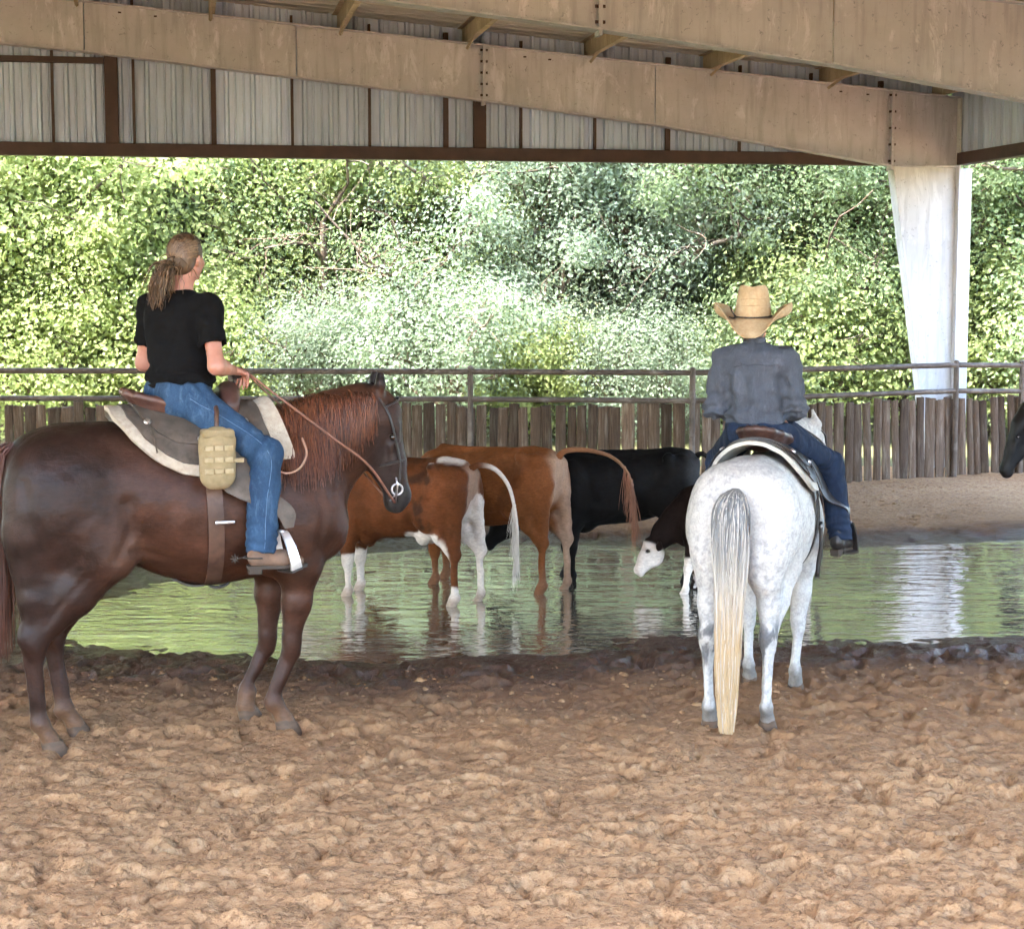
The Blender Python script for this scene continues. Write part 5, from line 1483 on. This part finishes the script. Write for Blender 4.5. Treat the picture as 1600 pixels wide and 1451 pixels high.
M_JEANS = denim('blue_denim', (.028, .064, .122), (.016, .038, .078), (.080, .140, .215)); M_NAVY = denim('navy_denim', (.010, .020, .044), (.006, .012, .028), (.026, .043, .078)); M_CHAMBRAY = denim('grey_chambray', (.066, .076, .096), (.046, .054, .070), (.105, .118, .142))
M_STITCH = M('seam_thread', (.10, .17, .26), (.07, .12, .20), 60, rough=.9)
M_BOOT = M('tan_suede_boot', (.17, .105, .07), (.10, .062, .043), 14, rough=.8, bump=.2, c3=(.27, .19, .14)); M_SOLE = M('boot_sole', (.05, .038, .03), (.035, .027, .02), 10, rough=.8); M_BLKSHOE = M('black_boot', (.012, .011, .011), (.02, .018, .017), 10, rough=.35)

def axes(yaw):
    f_ = np.array([math.cos(yaw), math.sin(yaw), 0]); r_ = np.array([math.sin(yaw), -math.cos(yaw), 0]); return f_, r_
def unit(v): v = np.asarray(v, float); return v / np.linalg.norm(v)

def hand_mesh(name, wrist, knk, palmn, curl, side, parent, s_, grip):
    """hand: wrist point, direction to the knuckles, palm normal; fingers curl towards the palm side"""
    d = unit(knk); n = unit(np.asarray(palmn) - d * (np.asarray(palmn) @ d)); l = np.cross(d, n) * side     # l towards the thumb
    w = np.array(wrist, float)
    f = SDF(w - .16, w + .16, .0042)
    f.cap(w - d * .03, w + d * .015, .026, .024, .012, (n, 1.25))
    for q in (-.026, -.009, .009, .026): f.cap(w + d * .012 + l * q * .6, w + d * .078 + l * q, .0145, .0115, .012)
    for i, (q, L) in enumerate(((.028, .036), (.0095, .041), (-.009, .038), (-.026, .031))):
        p = w + d * .080 + l * q; a = curl * (.9 + .07 * i); r_ = .0095 - .0006 * i
        for j, (fr, ang) in enumerate(((1.0, a * .9), (.72, a * 1.75), (.55, a * 2.3))):
            e = p + (d * math.cos(ang) + n * math.sin(ang)) * L * fr; f.cap(p, e, r_, r_ * .9, .004); p = e; r_ *= .9
    p = w + d * .022 + l * .028; e = p + unit(l * .75 + d * .75 + n * .35) * .040; f.cap(w + d * .01 + l * .012, p, .015, .0145, .01); f.cap(p, e, .0125, .0105, .008)
    f.cap(e, e + unit(d * .7 + n * .8 - l * .1) * .032, .0105, .0085, .004)
    V, F = f.mesh(1); return obj('hand', mesh_from('hand', V * s_, F, M_SKIN, True), parent)

def person(label, frame, s_, J, yaw, hyaw, shirtm, jeansm, longs, bootm, hem_z, hat=False):
    root = thing('person', label, 'person', (frame[0], frame[1], 0), frame[2])
    f_, r_ = axes(yaw); hf, hr = axes(hyaw); up = np.array([0, 0, 1.])
    A = np.stack([r_, f_, up], 1); AP = np.stack([*(axes(yaw * .35)[::-1]), up], 1); AH = np.stack([hr, hf, up], 1)
    P, W_, Ch, NB, HC = [np.array(J[k], float) for k in ('pelvis', 'waist', 'chest', 'neck', 'head')]
    SR, SL, ER, EL, HR_, HL = [np.array(J[k], float) for k in ('shR', 'shL', 'elR', 'elL', 'haR', 'haL')]
    legs = [(np.array(J['hip' + q], float), np.array(J['kn' + q], float), np.array(J['an' + q], float), np.array(J['toe' + q], float)) for q in 'RL']
    lo = np.min([P, HC, SR, SL, ER, EL, HR_, HL] + [q for l in legs for q in l], 0) - .2; hi = np.max([P, HC, SR, SL, ER, EL, HR_, HL] + [q for l in legs for q in l], 0) + .2
    def torso(f, o):
        f.ell(Ch, (.158 + o, .112 + o, .19 + o), .05, A); f.ell(Ch + (0, 0, .07), (.150 + o, .10 + o, .12 + o), .04, A)
        f.ell(W_, (.146 + o, .112 + o, .17 + o), .07, A); f.ell(P, (.168 + o, .135 + o, .115 + o), .06, AP)
        f.cap(NB + (0, 0, -.06), SR, .062 + o, .055 + o, .05); f.cap(NB + (0, 0, -.06), SL, .062 + o, .055 + o, .05)
        for s2 in (-1, 1): f.ell(Ch + r_ * s2 * .075 - f_ * .055 + (0, 0, .02), (.075 + o, .05 + o, .11 + o), .04, A)       # shoulder blades
    # ---- body
    f = SDF(lo, hi, .0095); torso(f, -.014)
    for S, E, Hn in ((SR, ER, HR_), (SL, EL, HL)):
        q = .72 if longs else 1.0; f.cap(S, E, .050 * q, .040 * q, .03); m_ = E * .65 + Hn * .35; f.cap(E, m_, .041 * q, .041 * q, .03); f.cap(m_, Hn, .040 * q, .025, .02)
    for hp, kn, an, to in legs:
        f.cap(hp, kn, .085, .06, .05); f.cap(kn, an, .055, .030, .03)
    f.cap(NB + (0, 0, -.05), HC + hf * -.015 + (0, 0, -.06), .060, .050, .03)
    f.ell(HC + (0, 0, .02), (.074, .094, .092), .02, AH); f.ell(HC + hf * .03 + (0, 0, -.055), (.058, .064, .062), .04, AH)
    f.ell(HC + hf * .068 + (0, 0, -.098), (.026, .022, .020), .02, AH)                                                    # chin
    f.cap(HC + hf * .094 + (0, 0, .0), HC + hf * .114 + (0, 0, -.036), .009, .014, .012)                                     # nose
    for s2 in (-1, 1):
        f.ell(HC + hf * .088 + hr * s2 * .032 + (0, 0, .006), (.017, .012, .013), .01, AH, True)
        f.ell(HC + hr * s2 * .075 - hf * .002 + (0, 0, -.012), (.010, .022, .034), .008, AH); f.ell(HC + hr * s2 * .085 + (0, 0, -.010), (.006, .011, .018), .004, AH, True)
        f.ell(HC + hf * .06 + hr * s2 * .045 + (0, 0, -.03), (.022, .02, .02), .02, AH)
    f.cap(HC + hf * .098 + hr * -.022 + (0, 0, -.066), HC + hf * .098 + hr * .022 + (0, 0, -.066), .009, .009, .006)          # lips
    f.cap(HC + hf * .108 + hr * -.02 + (0, 0, -.066), HC + hf * .108 + hr * .02 + (0, 0, -.066), .003, .003, .003, None, True)
    V, F = f.mesh(1); obj('body', mesh_from('body', V * s_, F, M_SKIN, True), root)
    for s2 in (-1, 1):
        mb = MB(); mb_ball(mb, (HC + hf * .080 + hr * s2 * .032 + (0, 0, .006)) * s_, .012 * s_, 8); mb.build('eye', M('eye_white', (.7, .68, .65), rough=.15), root)
    # ---- shirt
    f = SDF(lo, hi, .0095); torso(f, .016)
    f.ell(np.array([P[0], P[1], hem_z + .05]), (.178, .142, .10), .05, A)
    for S, E, Hn in ((SR, ER, HR_), (SL, EL, HL)):
        if longs:
            m_ = E * .55 + Hn * .45
            f.cap(S, E, .080, .066, .06); f.cap(E, m_, .064, .058, .03); f.cap(m_, Hn * .90 + E * .10, .056, .043, .02)
        else:
            q = S * .36 + E * .64; f.cap(S, q, .070, .068, .035)
    if not longs:    # square sleeve ends
        for S, E in ((SR, ER), (SL, EL)):
            q = S * .36 + E * .64; d = unit(E - S); f.cap(q + d * .055, q + d * .12, .085, .085, .004, None, True)
    f.cap(NB + (0, 0, .045), NB + (0, 0, .25), .058, .10, .006, None, True)
    f.plane((0, 0, hem_z), (0, 0, -1))
    V, F = f.mesh(1)
    def wr(V):
        a = n3(V, (5, 5, 9), 3); b = n3(V + 3, (13, 13, 20), 2); d = .015 * a + .008 * b + .006 - .022 * np.abs(n3(V + 7, (7, 7, 4), 2))
        if longs:
            rel = V - Ch; lat = rel @ r_
            d += .013 * np.sin(lat * 58 + 4 * n3(V, (3, 3, 2), 2)) * sstep(.12, .0, V[:, 2] - (Ch[2] - .05)) * sstep(-.35, -.1, V[:, 2] - Ch[2]) * ((rel @ f_) < 0)
            for S, E, Hn in ((SR, ER, HR_), (SL, EL, HL)):
                de = np.linalg.norm(V - E, axis=1); d += .013 * np.sin((V[:, 2] + .5 * V[:, 0]) * 100 + 4 * a) * np.exp(-(de / .11) ** 2)
        if not longs: d = d * .6
        lowr = sstep(.20, .02, V[:, 2] - hem_z); d += .010 * np.sin(V[:, 2] * 75 + 5 * a) * lowr * sstep(.0, .04, V[:, 2] - hem_z)
        return d
    V = displace(V, F, wr); obj('shirt', mesh_from('shirt', V * s_, F, shirtm, True), root)
    # ---- jeans
    f = SDF(lo, hi, .0095)
    f.ell(P + (0, 0, -.01), (.182, .150, .13), .05, AP); f.cap(P + (0, 0, .02), P + (0, 0, .10), .150, .140, .03, None)
    for i, (hp, kn, an, to) in enumerate(legs):
        sy = -1 if i == 0 else 1
        f.ell(P + AP[:, 0] * (.085 if i == 0 else -.085) - AP[:, 1] * .05 + (0, 0, -.03), (.10, .11, .115), .04, AP)
        f.cap(hp, kn, .112, .078, .06); f.ell(kn + (.01, 0, .0), (.082, .080, .085), .04)
        calf = kn * .6 + an * .4
        f.cap(kn, calf, .080, .083, .03); f.cap(calf, an + (0, 0, -.03), .082, .080, .03)
        d = unit(an - kn); f.cap(an + d * .165, an + d * .3, .12, .12, .004, None, True)
    f.plane((0, 0, hem_z + .04), (0, 0, 1))
    V, F = f.mesh(1)
    def wj(V):
        a = n3(V, (6, 6, 5), 3); d = .008 * a - .008 * np.abs(n3(V + 4, (8, 8, 5), 2))
        for i, (hp, kn, an, to) in enumerate(legs):
            dk = np.linalg.norm(V - kn, axis=1); da = np.linalg.norm(V - an, axis=1); dh = np.linalg.norm(V - hp, axis=1)
            d += .009 * np.sin((V[:, 2] * .8 - V[:, 0] * .8) * 105 + 4 * a) * np.exp(-(dk / .13) ** 2) * (V[:, 0] < kn[0] + .02)
            d += .006 * np.sin(V[:, 2] * 130 + 5 * a) * np.exp(-(da / .14) ** 2)
            d += .008 * np.sin((V[:, 0] * .9 + V[:, 2] * .6) * 80 + 4 * a) * np.exp(-(dh / .15) ** 2)
        return d
    V = displace(V, F, wj); jo = obj('jeans', mesh_from('jeans', V * s_, F, jeansm, True), root)
    # seams down the outside of each leg
    for i, (hp, kn, an, to) in enumerate(legs):
        out_ = np.array([0, -1. if i == 0 else 1., 0]); pts = spline([hp + out_ * .10 + (0, 0, .0), hp * .5 + kn * .5 + out_ * .088 + (0, 0, .035), kn + out_ * .078 + (.005, 0, .01), kn * .5 + an * .5 + out_ * .082, an + out_ * .078 + (0, 0, -.05)], 40)
        # drop the seam onto the cloth
        from_v = V; q = []
        for p in pts:
            m_ = np.argmin(((from_v - p) ** 2).sum(1)); q.append(from_v[m_] * .9 + p * .1)
        q = np.array(q)
        for _ in range(3): q[1:-1] = (q[:-2] + q[1:-1] * 2 + q[2:]) / 4
        mb = MB(); mb.tube([(p + out_ * .0015) * s_ for p in q], .0022 * s_, 5); mb.build('seam', M_STITCH if jeansm is M_JEANS else M_NAVY, root)
    # ---- boots
    for i, (hp, kn, an, to) in enumerate(legs):
        heel = np.array(J['heel' + 'RL'[i]], float); d = unit(to - heel); b0 = heel + (0, 0, .03)
        f = SDF(np.minimum(np.minimum(heel, to), an) - .1, np.maximum(np.maximum(heel, to), an) + .12, .007)
        f.cap(an + (0, 0, .05), heel + (0, 0, .07) + d * .035, .050, .044, .03); f.cap(heel + (0, 0, .045) + d * .035, heel + d * .16 + (0, 0, .045), .042, .043, .03)
        f.cap(heel + d * .16 + (0, 0, .043), to + (0, 0, .03) - d * .045, .045, .030, .03, ((0, 0, 1), 1.15)); f.plane(heel + (0, 0, .008), np.cross(np.cross(d, (0, 0, 1)), d) * -1)
        V, F = f.mesh(1); bo = bpy.data.objects.new('boot', None); lnk(bo, root)
        obj('upper', mesh_from('upper', V * s_, F, bootm, True), bo)
        mb = MB(); sidev = unit(np.cross(d, (0, 0, 1))); prof_ = [(-.015, .030), (.05, .036), (.13, .040), (.20, .047), (.26, .036), (.295, .012)]
        Lf = np.linalg.norm(to - heel); poly = [heel + d * (a * Lf / .295) + sidev * b for a, b in prof_] + [heel + d * (a * Lf / .295) - sidev * b for a, b in prof_[::-1]]
        n = len(poly); VV = [(p + (0, 0, .014)) * s_ for p in poly] + [(p + (0, 0, -.004)) * s_ for p in poly]
        mb.add(VV, [tuple(range(n)), tuple(range(n, 2 * n))[::-1]] + [(k, n + k, n + (k + 1) % n, (k + 1) % n) for k in range(n)]); mb.build('sole', M_SOLE, bo, False)
        mb = MB(); mb.box(tuple((heel + d * .025 + (0, 0, -.016)) * s_), (.07 * s_, .06 * s_, .03 * s_), math.atan2(d[1], d[0])); mb.build('heel', M_SOLE, bo, False, bevel=.006)
        if not hat:
            mb = MB(); c = heel + (0, 0, .055)
            mb.tube([c + d * .06 + sidev * .048, c + d * .0 + sidev * .046, c - d * .025 + sidev * .02, c - d * .03, c - d * .025 - sidev * .02, c - sidev * .046, c + d * .06 - sidev * .048], .005, 6)
            e = c - d * .075 + (0, 0, -.005); mb.tube([c - d * .03, e], .005, 6)
            for k in range(8):
                a = k * math.pi / 4; mb.tube([e, e - d * .026 * math.cos(a) + np.array([0, 0, .026]) * math.sin(a)], [.006, .0015], 4)
            mb.build('spur', M_SOLE, bo)
    for S, E, Hn, sd_ in ((SR, ER, HR_, 1), (SL, EL, HL, -1)):
        d = unit(unit(Hn - E) + (.12, 0, -.12)); hand_mesh('hand', Hn, d, (0, 0, -1) if not hat else (0, 0, -1), .85, -sd_, root, s_, None)
    return root, HC, (hf, hr), NB

J1 = dict(pelvis=(.105, .0, 1.80), waist=(.100, 0, 1.945), chest=(.105, 0, 2.10), neck=(.115, 0, 2.285), head=(.150, .0, 2.475), shR=(.228, -.145, 2.215), shL=(-.010, .145, 2.215), elR=(.245, -.275, 1.925), elL=(-.045, .235, 1.925),
          haR=(.365, -.10, 1.895), haL=(.34, .07, 1.905), hipR=(.12, -.11, 1.755), knR=(.475, -.345, 1.475), anR=(.435, -.395, 1.035), toeR=(.665, -.43, .905), heelR=(.375, -.40, .905),
          hipL=(.12, .11, 1.755), knL=(.475, .345, 1.475), anL=(.435, .395, 1.035), toeL=(.665, .43, .905), heelL=(.375, .40, .905))
woman, HC, (hf, hr), NB = person('rider with brown ponytail in black short-sleeved shirt and blue jeans on the brown horse', HB, 1.0, J1, R(42), R(44), M_BLACKTEE, M_JEANS, False, M_BOOT, 1.80)
# hair: cap of combed strands drawn back into a low ponytail
M_HAIR = hair_mat('brown_blond_hair', (.038, .022, .012), (.20, .122, .064))
rg = np.random.default_rng(21); up = np.array([0, 0, 1.])
f = SDF(HC - .16, HC + .16, .008); AH = np.stack([hr, hf, up], 1)
f.ell(HC - hf * .012 + (0, 0, .030), (.084, .100, .096), .02, AH); f.ell(HC - hf * .05 + (0, 0, -.035), (.066, .055, .06), .03, AH); f.plane(HC + hf * .058 + (0, 0, .0), hf * 1.0 + (0, 0, -.55)); 
V, F = f.mesh(1); ho = obj('hair', mesh_from('hair', V, F, M_HAIR, True, {'hv': np.clip(.15 + .35 * n3(V, (40, 40, 9), 2), 0, 1)}), woman)
tiep = HC - hf * .102 + (0, 0, -.055) - hr * .012
dt = unit((tiep - HC - (0, 0, .02)) / np.array([1, 1, 1]))
P = []; ctr = HC - hf * .010 + (0, 0, .028)
for i in range(900):
    a = rg.uniform(0, 6.283); th = rg.uniform(.0, 1)
    # root on the hairline ring: front of the crown, temples, nape
    d0 = unit(hf * math.cos(a) * .62 + hr * math.sin(a) * .95 + up * (.55 if math.cos(a) > 0 else rg.uniform(-.35, .8)) * (1 if math.cos(a) > -.2 else .8))
    pts = []
    for j in range(12):
        q = j / 11; d = unit(d0 * (1 - q) + dt * q + up * .18 * math.sin(q * 3.14)); rr = 1.03 + rg.uniform(0, .012)
        x = np.array([d @ hr, d @ hf, d[2]]); e = 1 / math.sqrt((x[0] / .084) ** 2 + (x[1] / .100) ** 2 + (x[2] / .096) ** 2)
        pts.append(ctr + d * e * rr)
    pts[-1] = tiep + rg.normal(0, .008, 3); P.append(pts)
hairs('hair_strands', P, .0030, .0022, M_HAIR, woman, rg=rg)
P = []
for i in range(420):
    p = tiep + rg.normal(0, .009, 3); d = unit(-hf * .9 - hr * .8 + rg.normal(0, .42 if i % 4 else .8, 3) + (0, 0, .25)); ph = rg.uniform(0, 6.3); L = rg.uniform(.16, .27) / 13; amp = rg.uniform(.3, .9); pts = [p]; fx = rg.uniform(.9, 1.2)
    for j in range(13):
        d = unit(d + (0, 0, -.24) + amp * np.array([math.sin(ph + j * fx), math.cos(ph + j * fx * .9), .25 * math.sin(ph + j)]) * .75); pts.append(pts[-1] + d * L)
    P.append(pts)
hairs('ponytail', P, .0036, .0014, M_HAIR, woman, rg=rg)
mb = MB(); pts = [tiep - hf * .012 + (hr * math.cos(a) + up * math.sin(a)) * .017 for a in np.linspace(0, 6.283, 16)]; mb.tube(pts, .006, 6, cap=False); mb.build('hair_tie', M_BLACKTEE, woman)

OY = .055
J2 = dict(pelvis=(.06, OY * .7, 1.795), waist=(.07, OY, 1.955), chest=(.085, OY + .005, 2.115), neck=(.10, OY + .01, 2.30), head=(.135, OY + .025, 2.395), shR=(.085, OY - .195, 2.205), shL=(.085, OY + .195, 2.205), elR=(.13, OY - .262, 1.90), elL=(.11, OY + .258, 1.89),
          haR=(.36, OY - .14, 1.80), haL=(.36, OY + .09, 1.82), hipR=(.12, -.10, 1.75), knR=(.50, -.375, 1.515), anR=(.45, -.455, 1.075), toeR=(.66, -.515, .955), heelR=(.385, -.43, .955),
          hipL=(.12, .13, 1.75), knL=(.50, .365, 1.515), anL=(.45, .43, 1.075), toeL=(.66, .48, .955), heelL=(.385, .43, .955))
boy, HC2, (hf2, hr2), NB2 = person('rider seen from behind in grey-blue shirt, navy jeans and straw cowboy hat', HW, WS, J2, R(4), R(6), M_CHAMBRAY, M_NAVY, True, M_BLKSHOE, 1.775, True)
AH2 = np.stack([hr2, hf2, up], 1)
f = SDF(HC2 - .16, HC2 + .16, .008); f.ell(HC2 - hf2 * .012 + (0, 0, .02), (.081, .098, .094), .02, AH2); f.ell(HC2 - hf2 * .05 + (0, 0, -.045), (.06, .045, .04), .03, AH2); f.plane(HC2 + hf2 * .05, hf2 + (0, 0, -.5))
V, F = f.mesh(1); obj('hair', mesh_from('hair', V * WS, F, M_HAIR, True, {'hv': np.full(len(V), .1)}), boy)
# collar and yoke seam
f = SDF(NB2 - .14, NB2 + .14, .007); f.cap(NB2 + (0, 0, .0), NB2 + (.01, 0, .045), .078, .070, .01); f.cap(NB2 + (0, 0, -.05), NB2 + (.012, 0, .15), .058, .062, .004, None, True); f.plane(NB2 + (0, 0, .055), (0, 0, 1)); f.plane(NB2 + (0, 0, -.02), (0, 0, -1))
V, F = f.mesh(1); obj('collar', mesh_from('collar', V * WS, F, M_CHAMBRAY, True), boy)
sv = np.array([v.co for v in [c for c in boy.children if c.name.startswith('shirt')][0].data.vertices]) / WS
q = []
for lat in np.linspace(-.17, .17, 30):
    p = np.array([-.10, OY + lat, 2.185 - .10 * lat ** 2 * 4]); k = np.argmin(((sv - p) ** 2).sum(1)); q.append(sv[k])
q = np.array(q)
for _ in range(4): q[1:-1] = (q[:-2] + q[1:-1] * 2 + q[2:]) / 4
mb = MB(); mb.tube([(p + (-.003, 0, 0)) * WS for p in q], .004 * WS, 5); mb.build('yoke_seam', M_CHAMBRAY, boy)

# ---- straw hat
hat = thing('straw_hat', 'pale straw cowboy hat with thin black cord on the rider of the white horse', 'hat', (HW[0], HW[1], 0), HW[2])
t = NT('straw'); tc = t.coord()
wv1 = t.n('ShaderNodeTexWave', {'Vector': t.coord((1, 1, 1)), 'Scale': 55., 'Distortion': 1.2, 'Detail': 2.}, bands_direction='Z').outputs[0]
base = t.mix(t.ramp(t.noise(tc, 60, 4, .7), [(.35, 0.), (.65, 1.)]), (.52, .40, .245, 1), (.42, .30, .17, 1)); base = t.mix(t.ramp(wv1, [(.25, .55), (.6, 0.)]), base, (.33, .21, .10, 1))
base = t.mix(t.ramp(t.noise(tc, 7, 5), [(.55, 0.), (.7, .5)]), base, (.60, .49, .33, 1))
M_STRAW = t.fin(base, .75, t.bump(wv1, .5, .004), None, .3)
hc = HC2 + (-.012, .0, .085); na = 48
G = np.zeros((na + 1, 9, 3))
for i in range(na + 1):
    a = 2 * math.pi * i / na; c, s2 = math.cos(a), math.sin(a)          # a=0 front
    for j in range(9):
        q = j / 8; rx, ry = .114 + q * .140, .112 + .160 * math.sin(q * 1.5) / math.sin(1.5); sa = float(sstep(.12, .80, abs(s2)))
        lift = .105 * q ** 2.0 * sa - .115 * q ** 1.1 * max(0, -c) ** 2 - .045 * q ** 1.3 * max(0, c) ** 2
        ryy = ry - .030 * q ** 3 * sa
        G[i, j] = hc + hf2 * rx * c - hr2 * ryy * s2 + (0, 0, lift - .012)
G[-1] = G[0]
sheet('brim', G[:, ::-1] * WS, .006, M_STRAW, hat)
rows = [(0, 1.02), (.03, .99), (.06, .945), (.09, .885), (.115, .82), (.135, .75), (.146, .66), (.146, .54), (.128, .38), (.105, .2), (.098, .02)]
G = np.zeros((na + 1, len(rows), 3))
for i in range(na + 1):
    a = 2 * math.pi * i / na; c, s2 = math.cos(a), math.sin(a)
    for j, (z, k) in enumerate(rows):
        pin = 1 - .22 * max(0, c) ** 2 * (z / .15) * abs(s2) ** .5
        rise = .012 * (-c) * (z / .15) + (.020 * abs(s2) * (k > .5) * (z > .1))
        G[i, j] = hc + hf2 * .116 * k * c - hr2 * .114 * (k ** .95) * s2 * pin + (0, 0, z * 1.28 + rise - .012)
G[-1] = G[0]
sheet('crown', G * WS, .005, M_STRAW, hat)
for k in (2, 3):
    mb = MB(); mb.tube([p * WS for p in (G[:, k] - hc) * 1.012 + hc], .003, 5, cap=False); mb.build('braid', M_STRAW, hat)
mb = MB(); mb.tube([(hc + hf2 * .120 * math.cos(a) - hr2 * .118 * math.sin(a) + (0, 0, .006 - .010 * max(0, -math.cos(a)))) * WS for a in np.linspace(0, 6.283, 40)], .0055, 6, cap=False)
mb.tube([p * WS for p in spline([hc - hf2 * .075 - hr2 * .10 + (0, 0, .0), hc - hf2 * .09 - hr2 * .125 + (0, 0, .035), hc - hf2 * .08 - hr2 * .135 + (0, 0, .065)], 10)], .004, 5)
mb.tube([p * WS for p in spline([hc - hf2 * .075 - hr2 * .10 + (0, 0, .0), hc - hf2 * .11 - hr2 * .11 + (0, 0, -.005), hc - hf2 * .13 - hr2 * .14 + (0, 0, .0)], 10)], .004, 5)
mb.build('hat_cord', L_BLACK, hat)
